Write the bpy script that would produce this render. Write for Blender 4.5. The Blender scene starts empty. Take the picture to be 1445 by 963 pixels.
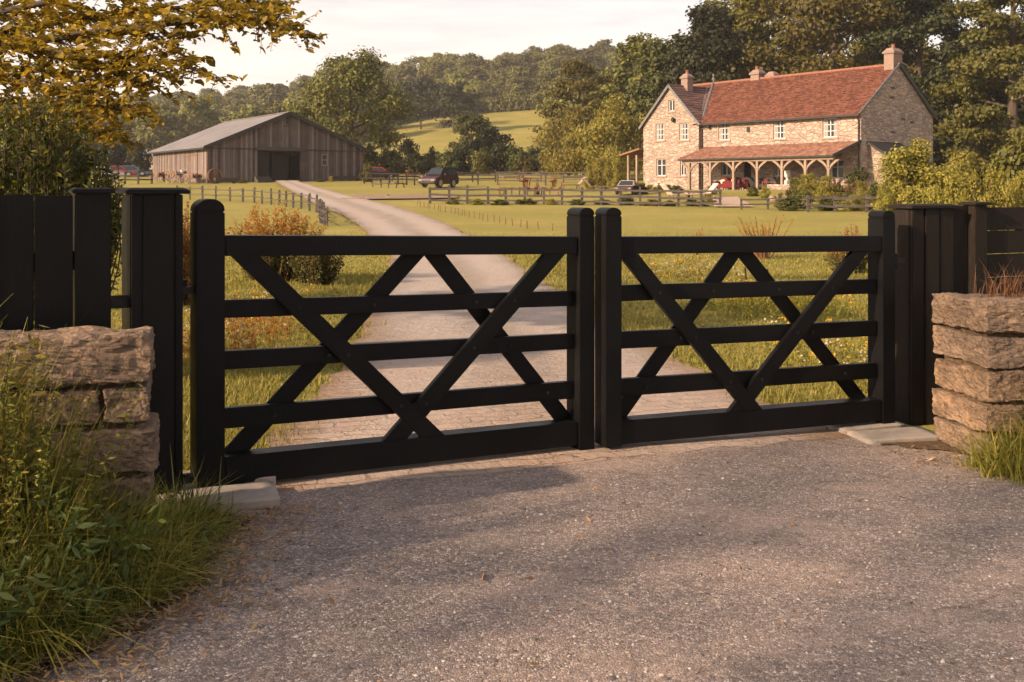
import bpy, bmesh, math, random
import numpy as np
from mathutils import Vector, Matrix, Euler

R = math.radians
F, CX, HZ, EYE = 1445.0, 722.5, 265.0, 1.5
scene = bpy.context.scene
COL = scene.collection
rng = np.random.default_rng(7)
random.seed(7)

# ------------------------------------------------------------------ terrain
def sm(a, b, x):
    t = np.clip((np.asarray(x, float) - a) / (b - a), 0, 1)
    return t * t * (3 - 2 * t)

_D = np.linspace(0, 1200, 2401)
_Zb = np.interp(_D, [0, 30, 50, 60, 70, 95, 120, 1200], [0, 0, .35, .68, 1.05, 1.9, 2.3, 2.6])
_Zf = np.interp(_D, [0, 95, 120, 150, 200, 250, 330, 420, 520, 650, 900, 1200], [0, 0, .6, 2.2, 6, 11.5, 23, 40, 56, 60, 45, 30])
_k = np.ones(15) / 15
_Zb[20:-20] = np.convolve(_Zb, _k, 'same')[20:-20]
_Zf[20:-20] = np.convolve(_Zf, np.ones(41) / 41, 'same')[20:-20]

HC = (24.0, 83.0)      # middle of the house plateau
def T(x, y):
    x = np.asarray(x, float); y = np.asarray(y, float)
    d = np.maximum(y, 0)
    u = x / np.maximum(y, 40)
    s = np.interp(u, [-.6, -.36, -.28, -.18, -.08, 0, .1, .2, .5], [.5, .6, .66, .78, .95, 1.0, 1.1, 1.15, 1.1])
    z = np.interp(d, _D, _Zb) + np.interp(d, _D, _Zf) * s
    fall = -.033 * np.clip(x + 1.5, -2.5, 7) * (1 - sm(9, 26, d))
    z = z + fall
    r = np.hypot(x - HC[0], y - HC[1])
    w = 1 - sm(11, 21, r)
    z = z * (1 - w) + 1.32 * w
    return z

def Tz(x, y): return float(T(x, y))
def P(px, py, d): return Vector(((px - CX) / F * d, d, EYE + (HZ - py) / F * d))
def Gd(px, d):
    x = (px - CX) / F * d
    return Vector((x, d, Tz(x, d)))
def G(px, row):
    ds = np.concatenate([np.arange(3, 60, .05), np.arange(60, 700, .4)])
    xs = (px - CX) / F * ds
    rows = HZ + (EYE - T(xs, ds)) / ds * F
    i = int(np.argmax(rows <= row))
    return Gd(px, float(ds[i]))

# ------------------------------------------------------------------ objects
def tag(o, label=None, cat=None, group=None, kind=None):
    if label: o['label'] = label
    if cat: o['category'] = cat
    if group: o['group'] = group
    if kind: o['kind'] = kind
    return o

def thing(name, label, cat, loc=(0, 0, 0), rz=0, group=None):
    o = bpy.data.objects.new(name, None)
    o.empty_display_size = .2
    COL.objects.link(o)
    o.location = loc; o.rotation_euler = (0, 0, rz)
    return tag(o, label, cat, group)

def children(o): return [c for c in COL.objects if c.parent == o]
def copy_tree(o, parent=None):
    c = o.copy(); COL.objects.link(c); c.parent = parent
    for ch in children(o): copy_tree(ch, c)
    return c
def dup(o, loc, rz=None, label=None, scale=None):
    c = copy_tree(o)
    c.location = loc
    if rz is not None: c.rotation_euler = (0, 0, rz)
    if label: c['label'] = label
    if scale is not None: c.scale = (scale,) * 3 if isinstance(scale, (int, float)) else scale
    return c

def link_mesh(name, me, mat, parent=None, loc=None):
    o = bpy.data.objects.new(name, me)
    COL.objects.link(o)
    if mat is not None: me.materials.append(mat)
    if parent is not None: o.parent = parent
    if loc is not None: o.location = loc
    return o

def np_mesh(name, V, Fc, mat, parent=None, loc=None, smooth=False):
    V = np.asarray(V, np.float32); Fc = np.asarray(Fc, np.int32)
    me = bpy.data.meshes.new(name)
    me.vertices.add(len(V)); me.vertices.foreach_set('co', V.ravel())
    k = Fc.shape[1]
    me.loops.add(Fc.size); me.loops.foreach_set('vertex_index', Fc.ravel())
    me.polygons.add(len(Fc)); me.polygons.foreach_set('loop_start', np.arange(0, Fc.size, k, dtype=np.int32))
    me.update(calc_edges=True)
    if smooth: me.polygons.foreach_set('use_smooth', np.ones(len(Fc), bool))
    return link_mesh(name, me, mat, parent, loc)

class MB:
    def __init__(s): s.v = []; s.f = []
    def add(s, vs, fs):
        b = len(s.v); s.v += [tuple(v) for v in vs]; s.f += [tuple(i + b for i in f) for f in fs]; return s
    def pbox(s, o, a, b, c):
        o, a, b, c = Vector(o), Vector(a), Vector(b), Vector(c)
        vs = [o, o + a, o + a + b, o + b, o + c, o + a + c, o + a + b + c, o + b + c]
        fs = [(0, 3, 2, 1), (4, 5, 6, 7), (0, 1, 5, 4), (1, 2, 6, 5), (2, 3, 7, 6), (3, 0, 4, 7)]
        return s.add(vs, fs)
    def box(s, x0, x1, y0, y1, z0, z1):
        return s.pbox((x0, y0, z0), (x1 - x0, 0, 0), (0, y1 - y0, 0), (0, 0, z1 - z0))
    def frustum(s, x0, x1, y0, y1, z0, z1, inx, iny):
        vs = [(x0, y0, z0), (x1, y0, z0), (x1, y1, z0), (x0, y1, z0), (x0 + inx, y0 + iny, z1), (x1 - inx, y0 + iny, z1), (x1 - inx, y1 - iny, z1), (x0 + inx, y1 - iny, z1)]
        return s.add(vs, [(0, 3, 2, 1), (4, 5, 6, 7), (0, 1, 5, 4), (1, 2, 6, 5), (2, 3, 7, 6), (3, 0, 4, 7)])
    def bar(s, p, q, w, h, up=(0, 0, 1)):
        p, q = Vector(p), Vector(q); d = (q - p).normalized(); up = Vector(up)
        sd = d.cross(up)
        if sd.length < 1e-4: sd = d.cross(Vector((1, 0, 0)))
        sd.normalize(); u = sd.cross(d)
        return s.pbox(p - sd * w / 2 - u * h / 2, q - p, sd * w, u * h) if False else s.pbox(p - sd * w / 2 - u * h / 2, sd * w, q - p, u * h)
    def prism(s, poly, axis, a, b):
        n = len(poly)
        def pt(u, v, w):
            return (w, u, v) if axis == 'x' else ((u, w, v) if axis == 'y' else (u, v, w))
        vs = [pt(u, v, a) for u, v in poly] + [pt(u, v, b) for u, v in poly]
        fs = [tuple(range(n - 1, -1, -1)), tuple(range(n, 2 * n))] + [(i, (i + 1) % n, (i + 1) % n + n, i + n) for i in range(n)]
        return s.add(vs, fs)
    def tube(s, pts, radii, n=7, caps=True):
        pts = [Vector(p) for p in pts]; b = len(s.v); m = len(pts)
        if isinstance(radii, (int, float)): radii = [radii] * m
        ref = Vector((.31, .87, .39))
        for i, p in enumerate(pts):
            d = (pts[min(i + 1, m - 1)] - pts[max(i - 1, 0)]).normalized()
            a = d.cross(ref)
            if a.length < 1e-3: a = d.cross(Vector((1, 0, 0)))
            a.normalize(); c = d.cross(a)
            for k in range(n):
                t = 2 * math.pi * k / n
                s.v.append(tuple(p + (a * math.cos(t) + c * math.sin(t)) * radii[i]))
        for i in range(m - 1):
            for k in range(n):
                s.f.append((b + i * n + k, b + i * n + (k + 1) % n, b + (i + 1) * n + (k + 1) % n, b + (i + 1) * n + k))
        if caps:
            s.f.append(tuple(b + k for k in range(n - 1, -1, -1))); s.f.append(tuple(b + (m - 1) * n + k for k in range(n)))
        return s
    def lathe(s, prof, c=(0, 0, 0), n=16, axis='z'):
        b = len(s.v); m = len(prof)
        for r, h in prof:
            for k in range(n):
                t = 2 * math.pi * k / n; x, y = r * math.cos(t), r * math.sin(t)
                v = (x, y, h) if axis == 'z' else ((x, h, y) if axis == 'y' else (h, x, y))
                s.v.append((v[0] + c[0], v[1] + c[1], v[2] + c[2]))
        for i in range(m - 1):
            for k in range(n):
                s.f.append((b + i * n + k, b + i * n + (k + 1) % n, b + (i + 1) * n + (k + 1) % n, b + (i + 1) * n + k))
        s.f.append(tuple(b + k for k in range(n - 1, -1, -1))); s.f.append(tuple(b + (m - 1) * n + k for k in range(n)))
        return s
    def build(s, name, mat, parent=None, bevel=0, seg=2, smooth=False, loc=None):
        me = bpy.data.meshes.new(name)
        me.from_pydata(s.v, [], s.f)
        bm = bmesh.new(); bm.from_mesh(me)
        bmesh.ops.recalc_face_normals(bm, faces=bm.faces)
        if bevel:
            ed = [e for e in bm.edges if len(e.link_faces) == 2 and e.calc_face_angle(0) > .5]
            bmesh.ops.bevel(bm, geom=ed, offset=bevel, segments=seg, affect='EDGES', clamp_overlap=True)
        bm.to_mesh(me); bm.free()
        if smooth: me.polygons.foreach_set('use_smooth', [True] * len(me.polygons))
        return link_mesh(name, me, mat, parent, loc)

def stone_mesh(mb, x0, x1, y0, y1, z0, z1, r, rough=.018, cut=.03, n=9):
    """an irregular block of stone: rounded, chipped box added to mb"""
    bm = bmesh.new(); bmesh.ops.create_cube(bm, size=1)
    bmesh.ops.subdivide_edges(bm, edges=bm.edges[:], cuts=n, use_grid_fill=True)
    sx, sy, sz = x1 - x0, y1 - y0, z1 - z0
    ph = r.uniform(0, 6, 12)
    tilt = r.uniform(-.03, .03, 3)
    from mathutils import noise as nz
    off = Vector(r.uniform(0, 50, 3))
    vs = []
    for v in bm.verts:
        p = Vector((v.co.x * sx, v.co.y * sy, v.co.z * sz))
        h = Vector((sx / 2, sy / 2, sz / 2))
        q = Vector((max(abs(p.x) - h.x + cut, 0), max(abs(p.y) - h.y + cut, 0), max(abs(p.z) - h.z + cut, 0)))
        if q.length > 1e-6:
            k = min(1, cut / q.length) if q.length > cut else 1
            dd = q * (k - 1)
            p += Vector((math.copysign(1, p.x) * dd.x, math.copysign(1, p.y) * dd.y, math.copysign(1, p.z) * dd.z))
        q3 = Vector((p.x, p.y, p.z * 1.25))
        n1 = nz.noise_vector(q3 * 5 + off); n2 = nz.noise_vector(q3 * 15 + off); n3 = nz.noise_vector(q3 * 42 + off)
        vd = nz.voronoi(q3 * 5 + n1 * .25 + off)[0]; crease = max(0, .22 - (vd[1] - vd[0])) / .22
        vd2 = nz.voronoi(q3 * 19 + n2 * .5 + off)[0]; crease2 = max(0, .25 - (vd2[1] - vd2[0])) / .25
        on = Vector((p.x / h.x, p.y / h.y, p.z / h.z)); on = Vector((on.x ** 5, on.y ** 5, on.z ** 5)); on.normalize()
        p += n1 * rough * .38 + n2 * rough * .34 + n3 * rough * .30
        p += on * rough * (-.75 * (vd[0] - .45) - .30 * crease - .34 * crease2)
        p.z += p.x * tilt[0] + p.y * tilt[1]
        vs.append((p.x + (x0 + x1) / 2, p.y + (y0 + y1) / 2, p.z + (z0 + z1) / 2))
    bm.verts.index_update()
    fs = [tuple(v.index for v in f.verts) for f in bm.faces]
    bm.free()
    mb.add(vs, fs)

# ------------------------------------------------------------------ materials
class NB:
    def __init__(s, name, world=None):
        if world is None:
            s.m = bpy.data.materials.new(name); s.m.use_nodes = True; s.t = s.m.node_tree
        else:
            s.m = world; s.t = world.node_tree
        s.t.nodes.clear()
    def n(s, typ, **kw):
        nd = s.t.nodes.new(typ)
        for k, v in kw.items():
            if k.startswith('_'): setattr(nd, k[1:], v)
            else:
                key = k.replace('__', ' ')
                sock = nd.inputs[int(key[1:])] if key[0] == 'i' and key[1:].isdigit() else nd.inputs[key]
                s.put(sock, v)
        return nd
    def put(s, sock, v):
        if isinstance(v, bpy.types.NodeSocket): s.t.links.new(v, sock)
        elif isinstance(v, bpy.types.Node): s.t.links.new(v.outputs[0], sock)
        else:
            if isinstance(v, (tuple, list)) and len(v) == 3 and sock.type == 'RGBA': v = (*v, 1)
            sock.default_value = v
    def obj(s): return s.n('ShaderNodeTexCoord').outputs['Object']
    def mapped(s, vec, scale=(1, 1, 1), rot=(0, 0, 0), loc=(0, 0, 0)):
        return s.n('ShaderNodeMapping', Vector=vec, Scale=scale, Rotation=rot, Location=loc).outputs[0]
    def noise(s, vec, scale, detail=4, rough=.55, dist=0):
        return s.n('ShaderNodeTexNoise', Vector=vec, Scale=scale, Detail=detail, Roughness=rough, Distortion=dist).outputs[0]
    def voro(s, vec, scale, feature='F1', out='Distance', rnd=1.0):
        nd = s.n('ShaderNodeTexVoronoi', _feature=feature, Vector=vec, Scale=scale, Randomness=rnd)
        return nd.outputs[out]
    def ramp(s, fac, stops, interp='LINEAR'):
        nd = s.n('ShaderNodeValToRGB', Fac=fac); cr = nd.color_ramp; cr.interpolation = interp
        while len(cr.elements) < len(stops): cr.elements.new(.5)
        for e, (p, c) in zip(cr.elements, stops):
            e.position = p; e.color = (c, c, c, 1) if isinstance(c, (int, float)) else (*c, 1)
        return nd.outputs[0]
    def mix(s, fac, a, b, mode='MIX'):
        nd = s.n('ShaderNodeMix', _data_type='RGBA', _blend_type=mode)
        s.put(nd.inputs[0], fac); s.put(nd.inputs[6], a); s.put(nd.inputs[7], b)
        return nd.outputs[2]
    def math(s, op, a, b=0.0, c=None):
        nd = s.n('ShaderNodeMath', _operation=op); s.put(nd.inputs[0], a); s.put(nd.inputs[1], b)
        if c is not None: s.put(nd.inputs[2], c)
        return nd.outputs[0]
    def bump(s, h, strength=.5, dist=.02, normal=None):
        nd = s.n('ShaderNodeBump', Height=h, Strength=strength, Distance=dist)
        if normal is not None: s.put(nd.inputs['Normal'], normal)
        return nd.outputs[0]
    def out(s, col, rough=.8, normal=None, metal=0, spec=.5, coat=0):
        b = s.n('ShaderNodeBsdfPrincipled', Metallic=metal)
        s.put(b.inputs['Base Color'], col); s.put(b.inputs['Roughness'], rough)
        b.inputs['Specular IOR Level'].default_value = spec
        if coat: b.inputs['Coat Weight'].default_value = coat
        if normal is not None: s.put(b.inputs['Normal'], normal)
        o = s.n('ShaderNodeOutputMaterial', Surface=b.outputs[0])
        return s.m

def simple(name, a, b=None, scale=6, rough=.8, bump=.2, bdist=.01, metal=0, spec=.4, stretch=(1, 1, 1)):
    N = NB(name); v = N.mapped(N.obj(), stretch)
    n = N.noise(v, scale, 5)
    col = N.ramp(n, [(.3, a), (.7, b or tuple(c * .7 for c in a))])
    return N.out(col, rough, N.bump(N.noise(v, scale * 5, 4), bump, bdist) if bump else None, metal, spec)

def leaf_mat(name, cols, trans=.35, rough=.6, objvar=.25, spec=.25):
    """foliage: every leaf takes its own tone, every plant a slightly different one"""
    N = NB(name)
    g = N.n('ShaderNodeNewGeometry'); oi = N.n('ShaderNodeObjectInfo')
    k = len(cols)
    c = N.ramp(g.outputs['Random Per Island'], [(i / (k - 1), cc) for i, cc in enumerate(cols)])
    hs = N.n('ShaderNodeHueSaturation', Color=c)
    N.put(hs.inputs['Value'], N.math('MULTIPLY_ADD', oi.outputs['Random'], objvar * 2, 1 - objvar))
    N.put(hs.inputs['Hue'], N.math('MULTIPLY_ADD', oi.outputs['Random'], .03 if objvar else 0, .485 if objvar else .5))
    p = N.n('ShaderNodeBsdfPrincipled', Roughness=rough); N.put(p.inputs['Base Color'], hs.outputs[0])
    p.inputs['Specular IOR Level'].default_value = spec
    tr = N.n('ShaderNodeBsdfTranslucent'); N.put(tr.inputs['Color'], N.mix(.5, hs.outputs[0], N.mix(1, hs.outputs[0], (1.4, 1.3, .5), 'MULTIPLY')))
    mx = N.n('ShaderNodeMixShader', Fac=trans); N.put(mx.inputs[1], p.outputs[0]); N.put(mx.inputs[2], tr.outputs[0])
    N.n('ShaderNodeOutputMaterial', Surface=mx.outputs[0])
    return N.m

MAT = {}
def build_materials():
    # black satin painted timber
    N = NB('black_paint'); v = N.obj()
    grain = N.noise(N.mapped(v, (6, 6, 1.2)), 9, 6, .65)
    blot = N.noise(v, 3, 5)
    c = N.ramp(blot, [(.3, (.003, .003, .0035)), (.7, (.0055, .0053, .0056))])
    speck = N.ramp(N.noise(v, 60, 2), [(.72, 0), (.8, .35)])
    c = N.mix(speck, c, (.02, .017, .014))
    MAT['black'] = N.out(c, N.ramp(blot, [(.3, .36), (.7, .55)]), N.bump(grain, .45, .005), spec=.13)
    N = NB('brown_black_timber'); v = N.obj()
    grain = N.noise(N.mapped(v, (9, 9, .8)), 8, 6, .65)
    c = N.ramp(grain, [(.3, (.009, .0075, .0065)), (.75, (.026, .019, .0145))])
    MAT['black_wood'] = N.out(c, N.ramp(grain, [(.3, .5), (.7, .75)]), N.bump(grain, .45, .006), spec=.12)
    MAT['iron'] = simple('black_iron', (.01, .01, .011), (.03, .027, .025), 12, .5, .2, .003, metal=.6)
    # asphalt with bound stone chips
    N = NB('asphalt'); v = N.obj()
    wv = N.n('ShaderNodeVectorMath', _operation='ADD'); N.put(wv.inputs[0], v)
    N.put(wv.inputs[1], N.mapped(N.n('ShaderNodeTexNoise', Vector=v, Scale=25, Detail=2).outputs[1], (.02, .02, .02)))
    cell = N.n('ShaderNodeTexVoronoi', Vector=wv.outputs[0], Scale=92)
    cell2 = N.n('ShaderNodeTexVoronoi', Vector=wv.outputs[0], Scale=38)
    edge = N.voro(wv.outputs[0], 92, 'DISTANCE_TO_EDGE')
    chip = N.n('ShaderNodeSeparateColor', Color=cell.outputs['Color']).outputs[0]
    chip2 = N.n('ShaderNodeSeparateColor', Color=cell2.outputs['Color']).outputs[1]
    big = N.noise(N.mapped(v, (.55, 1.25, 1)), 1.1, 5, .6)
    binder = N.ramp(big, [(.34, (.17, .142, .132)), (.5, (.30, .232, .198)), (.66, (.44, .325, .26))])
    stones = N.ramp(chip, [(0, (.065, .053, .049)), (.45, (.225, .18, .157)), (.8, (.40, .32, .27)), (.97, (.62, .55, .49))])
    c = N.mix(.55, binder, stones)
    c = N.mix(N.ramp(chip2, [(.9, 0), (.94, .55)]), c, (.34, .25, .19))
    c = N.mix(N.ramp(edge, [(0, .75), (.12, 0)]), c, (.035, .03, .03))
    dust = N.ramp(N.noise(N.mapped(v, (.4, 1, 1)), 2.4, 6, .65), [(.5, 0), (.75, .55)])
    c = N.mix(dust, c, (.42, .31, .245))
    fine = N.noise(v, 120, 3, .7); c = N.mix(N.ramp(fine, [(.55, 0), (.7, .6)]), c, (.05, .042, .038))
    coarse = N.noise(N.mapped(v, (1, 1.6, 1)), 7, 6, .75); c = N.mix(N.ramp(coarse, [(.3, .55), (.5, 0)]), c, (.085, .072, .068))
    wv2 = N.n('ShaderNodeVectorMath', _operation='ADD'); N.put(wv2.inputs[0], v); N.put(wv2.inputs[1], N.mapped(N.n('ShaderNodeTexNoise', Vector=v, Scale=1.6, Detail=5).outputs[1], (.9, .9, 0)))
    crack = N.math('MULTIPLY', N.ramp(N.voro(wv2.outputs[0], .55, 'DISTANCE_TO_EDGE'), [(0, 1), (.004, 0)]), N.ramp(N.noise(v, .8, 3), [(.55, 0), (.65, .6)]))
    c = N.mix(crack, c, (.04, .034, .03))
    h = N.math('ADD', N.ramp(edge, [(0, 0), (.3, .7)]), N.math('MULTIPLY', chip, .6)); h = N.math('ADD', h, N.math('MULTIPLY', coarse, 1.2)); h = N.math('SUBTRACT', h, crack)
    nb = N.bump(h, .6, .005)
    nb = N.bump(N.noise(v, 14, 5, .7), .4, .02, nb)
    MAT['asphalt'] = N.out(c, N.ramp(chip, [(0, .7), (1, .95)]), nb, spec=.3)
    # worn stone setts of the lane
    N = NB('lane_setts'); v = N.obj()
    w = N.n('ShaderNodeVectorMath', _operation='ADD'); vr = N.mapped(v, (1, 1, 1), (0, 0, -.42))
    N.put(w.inputs[0], vr); N.put(w.inputs[1], N.mapped(N.n('ShaderNodeTexNoise', Vector=v, Scale=3.2, Detail=5, Roughness=.65).outputs[1], (.26, .20, 0)))
    br = N.n('ShaderNodeTexBrick', Vector=w.outputs[0], Scale=1.0); br.offset = .5
    br.inputs['Color1'].default_value = (.25, .175, .13, 1); br.inputs['Color2'].default_value = (.40, .295, .23, 1); br.inputs['Mortar'].default_value = (.10, .066, .047, 1)
    br.inputs['Mortar Size'].default_value = .008; br.inputs['Mortar Smooth'].default_value = .3
    br.inputs['Brick Width'].default_value = .25; br.inputs['Row Height'].default_value = .125; br.inputs['Bias'].default_value = 0
    nn = N.noise(v, 5, 6, .65)
    c = N.mix(N.ramp(nn, [(.35, 0), (.7, .7)]), br.outputs[0], (.37, .28, .22))
    fade = N.n('ShaderNodeSeparateXYZ', Vector=v).outputs[1]
    gr = N.noise(v, 26, 6, .7)
    gravel = N.ramp(gr, [(.3, (.18, .15, .127)), (.55, (.29, .247, .212)), (.75, (.40, .345, .30))])
    ff = N.math('ADD', N.math('MULTIPLY', N.noise(v, .9, 3), 8), fade)
    far = N.ramp(N.math('DIVIDE', ff, 40.0), [(.22, 0), (.38, 1)])
    c = N.mix(far, c, gravel)
    dirt = N.ramp(N.noise(N.mapped(v, (1, .35, 1)), .8, 5, .6), [(.42, 0), (.7, .5)])
    c = N.mix(dirt, c, (.28, .19, .13))
    ac = N.n('ShaderNodeAttribute', _attribute_name='across').outputs['Fac']
    aw = N.math('ADD', ac, N.math('MULTIPLY', N.math('SUBTRACT', N.noise(N.mapped(v, (1, .3, 1)), 1.5, 5, .6), .5), .22))
    trk = N.ramp(aw, [(.0, 0), (.08, 0), (.2, .8), (.30, .8), (.42, 0), (.58, 0), (.68, .8), (.80, .8), (.92, 0), (1, 0)])
    c = N.mix(N.math('MULTIPLY', trk, .45), c, (.44, .355, .30))
    edg = N.ramp(aw, [(0, 1), (.10, .0), (.9, 0), (1, 1)])
    c = N.mix(N.math('MULTIPLY', edg, .8), c, (.20, .125, .07))
    mid = N.ramp(aw, [(.40, 0), (.5, 1), (.6, 0)]); c = N.mix(N.math('MULTIPLY', N.math('MULTIPLY', mid, far), N.ramp(N.noise(v, 3, 5, .7), [(.4, 0), (.6, .55)])), c, (.19, .15, .09))
    h = N.math('SUBTRACT', N.math('MULTIPLY', nn, .8), N.math('MULTIPLY', br.outputs[1], N.math('SUBTRACT', 1.0, far)))
    nb = N.bump(h, .9, .035); nb = N.bump(gr, .55, .03, nb)
    MAT['lane'] = N.out(c, .9, nb, spec=.2)
    # grassy ground; the 'wood' attribute marks woodland floor
    N = NB('grass_ground'); v = N.obj()
    at = N.n('ShaderNodeAttribute', _attribute_name='wood').outputs['Fac']
    n1 = N.noise(v, .12, 5, .6); n2 = N.noise(v, 1.3, 5, .65); n3 = N.noise(N.mapped(v, (1, .5, 1)), 9, 4, .7)
    c = N.ramp(n1, [(.3, (.165, .155, .036)), (.5, (.225, .195, .050)), (.7, (.29, .235, .068))])
    c = N.mix(N.ramp(n2, [(.35, .0), (.7, .55)]), c, (.15, .14, .030))
    c = N.mix(N.ramp(n3, [(.4, 0), (.75, .5)]), c, (.34, .26, .085))
    c = N.mix(at, c, (.05, .046, .016))
    MAT['ground'] = N.out(c, .95, N.bump(N.math('ADD', n3, n2), .6, .08), spec=.1)
    N = NB('verge_soil'); v = N.obj()
    c = N.ramp(N.noise(v, 18, 6, .7), [(.3, (.05, .034, .022)), (.55, (.11, .075, .045)), (.75, (.2, .14, .085))])
    MAT['soil'] = N.out(c, .95, N.bump(N.noise(v, 40, 5, .7), .8, .02), spec=.15)
    # field stone
    N = NB('field_stone'); v = N.obj(); oi = N.n('ShaderNodeObjectInfo').outputs['Random']
    n1 = N.noise(N.mapped(v, (1, 1, 2.2)), 5, 7, .65, .6); n2 = N.noise(v, 30, 6, .7)
    c = N.ramp(n1, [(.3, (.085, .056, .037)), (.43, (.155, .103, .067)), (.56, (.23, .153, .098)), (.74, (.33, .22, .142))])
    c = N.mix(N.ramp(N.noise(v, 8, 4), [(.55, 0), (.75, .6)]), c, (.34, .2, .1))
    c = N.mix(N.ramp(n2, [(.3, .6), (.5, 0)]), c, (.075, .055, .042))
    c = N.mix(N.math('MULTIPLY', oi, .35), c, (.22, .17, .135))
    wz = N.n('ShaderNodeVectorMath', _operation='ADD'); N.put(wz.inputs[0], v); N.put(wz.inputs[1], N.mapped(N.n('ShaderNodeTexNoise', Vector=v, Scale=9, Detail=5, Roughness=.7).outputs[1], (.16, .16, .10)))
    fis = N.ramp(N.voro(N.mapped(wz.outputs[0], (1, 1, 2.2)), 8, 'DISTANCE_TO_EDGE'), [(0, 1), (.035, 0)])
    c = N.mix(N.math('MULTIPLY', fis, .5), c, (.035, .025, .018))
    pit = N.ramp(N.noise(v, 75, 4, .75), [(.58, 0), (.7, .45)]); c = N.mix(pit, c, (.06, .042, .03))
    c = N.mix(N.ramp(N.noise(v, 22, 5, .8), [(.6, 0), (.75, .55)]), c, (.36, .27, .19))
    nb = N.bump(N.math('SUBTRACT', n1, N.math('MULTIPLY', fis, .5)), .6, .04); nb = N.bump(n2, .7, .022, nb); nb = N.bump(N.voro(N.mapped(v, (1, 1, 1.6)), 22, 'DISTANCE_TO_EDGE'), .5, .02, nb)
    MAT['stone'] = N.out(c, .9, nb, spec=.2)
    N = NB('pale_slab'); v = N.obj()
    n1 = N.noise(v, 6, 6, .6)
    c = N.ramp(n1, [(.3, (.17, .15, .13)), (.6, (.27, .235, .205)), (.75, (.33, .29, .255))])
    c = N.mix(N.ramp(N.noise(v, 3, 4), [(.55, 0), (.7, .5)]), c, (.26, .18, .12))
    MAT['slab'] = N.out(c, .85, N.bump(N.noise(v, 25, 6), .4, .008), spec=.25)
    # rubble masonry of the house
    N = NB('rubble_masonry'); v = N.obj()
    w = N.n('ShaderNodeVectorMath', _operation='ADD'); N.put(w.inputs[0], v)
    N.put(w.inputs[1], N.mapped(N.n('ShaderNodeTexNoise', Vector=v, Scale=1.8, Detail=3).outputs[1], (.5, .5, .35)))
    vs = N.mapped(w.outputs[0], (1, 1, 2.0))
    ce = N.n('ShaderNodeTexVoronoi', Vector=vs, Scale=2.1, Randomness=.9)
    ed = N.voro(vs, 2.1, 'DISTANCE_TO_EDGE', rnd=.9)
    rn = N.n('ShaderNodeSeparateColor', Color=ce.outputs['Color']).outputs[0]
    c = N.ramp(rn, [(0, (.235, .17, .135)), (.5, (.325, .245, .198)), (.85, (.38, .295, .245)), (1, (.20, .155, .13))])
    c = N.mix(N.ramp(N.noise(v, 3, 5), [(.4, 0), (.75, .5)]), c, (.37, .29, .255))
    c = N.mix(N.ramp(ed, [(.0, .75), (.07, 0)]), c, (.30, .24, .205))
    c = N.mix(N.ramp(N.noise(v, 5.5, 4, .7), [(.66, 0), (.74, .6)]), c, (.15, .105, .08))
    nb = N.bump(N.ramp(ed, [(0, 0), (.12, 1)]), .9, .07); nb = N.bump(N.noise(v, 9, 5), .5, .05, nb)
    MAT['rubble'] = N.out(c, .92, nb, spec=.15)
    # clay tiles
    for key, cols in (('tile', [(0, (.08, .030, .020)), (.5, (.128, .048, .032)), (1, (.18, .076, .05))]),
                      ('porch_tile', [(0, (.14, .07, .05)), (.5, (.20, .10, .07)), (1, (.26, .14, .10))]),
                      ('slate_tile', [(0, (.07, .045, .042)), (.5, (.12, .07, .06)), (1, (.19, .10, .08))])):
        N = NB(key); v = N.obj()
        br = N.n('ShaderNodeTexVoronoi', Vector=N.mapped(v, (4.6, 1.2, 7.5)), Scale=1)
        rn = N.n('ShaderNodeSeparateColor', Color=br.outputs['Color']).outputs[0]
        c = N.ramp(rn, cols)
        c = N.mix(N.ramp(N.noise(v, .9, 5, .65), [(.45, 0), (.75, .45)]), c, tuple(x * .55 for x in cols[1][1]))
        c = N.mix(N.ramp(N.noise(v, 4, 4), [(.62, 0), (.75, .5)]), c, (.27, .14, .085))
        MAT[key] = N.out(c, .85, N.bump(br.outputs[0], .8, .06), spec=.2)
    # weathered vertical boards; the shaded front is a darkened copy of the sunlit side
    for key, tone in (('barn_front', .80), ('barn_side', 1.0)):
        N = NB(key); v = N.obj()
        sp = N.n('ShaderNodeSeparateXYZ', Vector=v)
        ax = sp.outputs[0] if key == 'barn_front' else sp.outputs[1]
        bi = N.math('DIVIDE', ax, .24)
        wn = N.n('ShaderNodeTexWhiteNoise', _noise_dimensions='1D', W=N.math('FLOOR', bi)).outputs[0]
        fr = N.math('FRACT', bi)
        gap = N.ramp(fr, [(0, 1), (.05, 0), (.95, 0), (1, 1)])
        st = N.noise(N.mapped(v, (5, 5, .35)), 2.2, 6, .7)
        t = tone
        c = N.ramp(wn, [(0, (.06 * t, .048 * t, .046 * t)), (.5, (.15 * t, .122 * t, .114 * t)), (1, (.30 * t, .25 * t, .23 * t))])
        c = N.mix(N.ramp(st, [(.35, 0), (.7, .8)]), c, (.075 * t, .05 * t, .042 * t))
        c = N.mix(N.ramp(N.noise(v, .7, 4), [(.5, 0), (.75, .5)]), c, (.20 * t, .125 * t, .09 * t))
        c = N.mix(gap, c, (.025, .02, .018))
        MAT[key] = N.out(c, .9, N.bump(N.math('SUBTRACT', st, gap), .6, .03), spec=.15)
    N = NB('corrugated_roof'); v = N.obj()
    wv = N.n('ShaderNodeTexWave', Vector=v, Scale=1.7, _wave_type='BANDS', _bands_direction='Y').outputs[1]
    c = N.ramp(N.noise(v, .5, 5), [(.3, (.125, .112, .112)), (.7, (.18, .162, .158))])
    MAT['metal_roof'] = N.out(c, .6, N.bump(wv, .5, .04), spec=.4)
    MAT['trim_dark'] = simple('dark_trim', (.012, .011, .011), (.022, .02, .019), 6, .6, .1)
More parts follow.
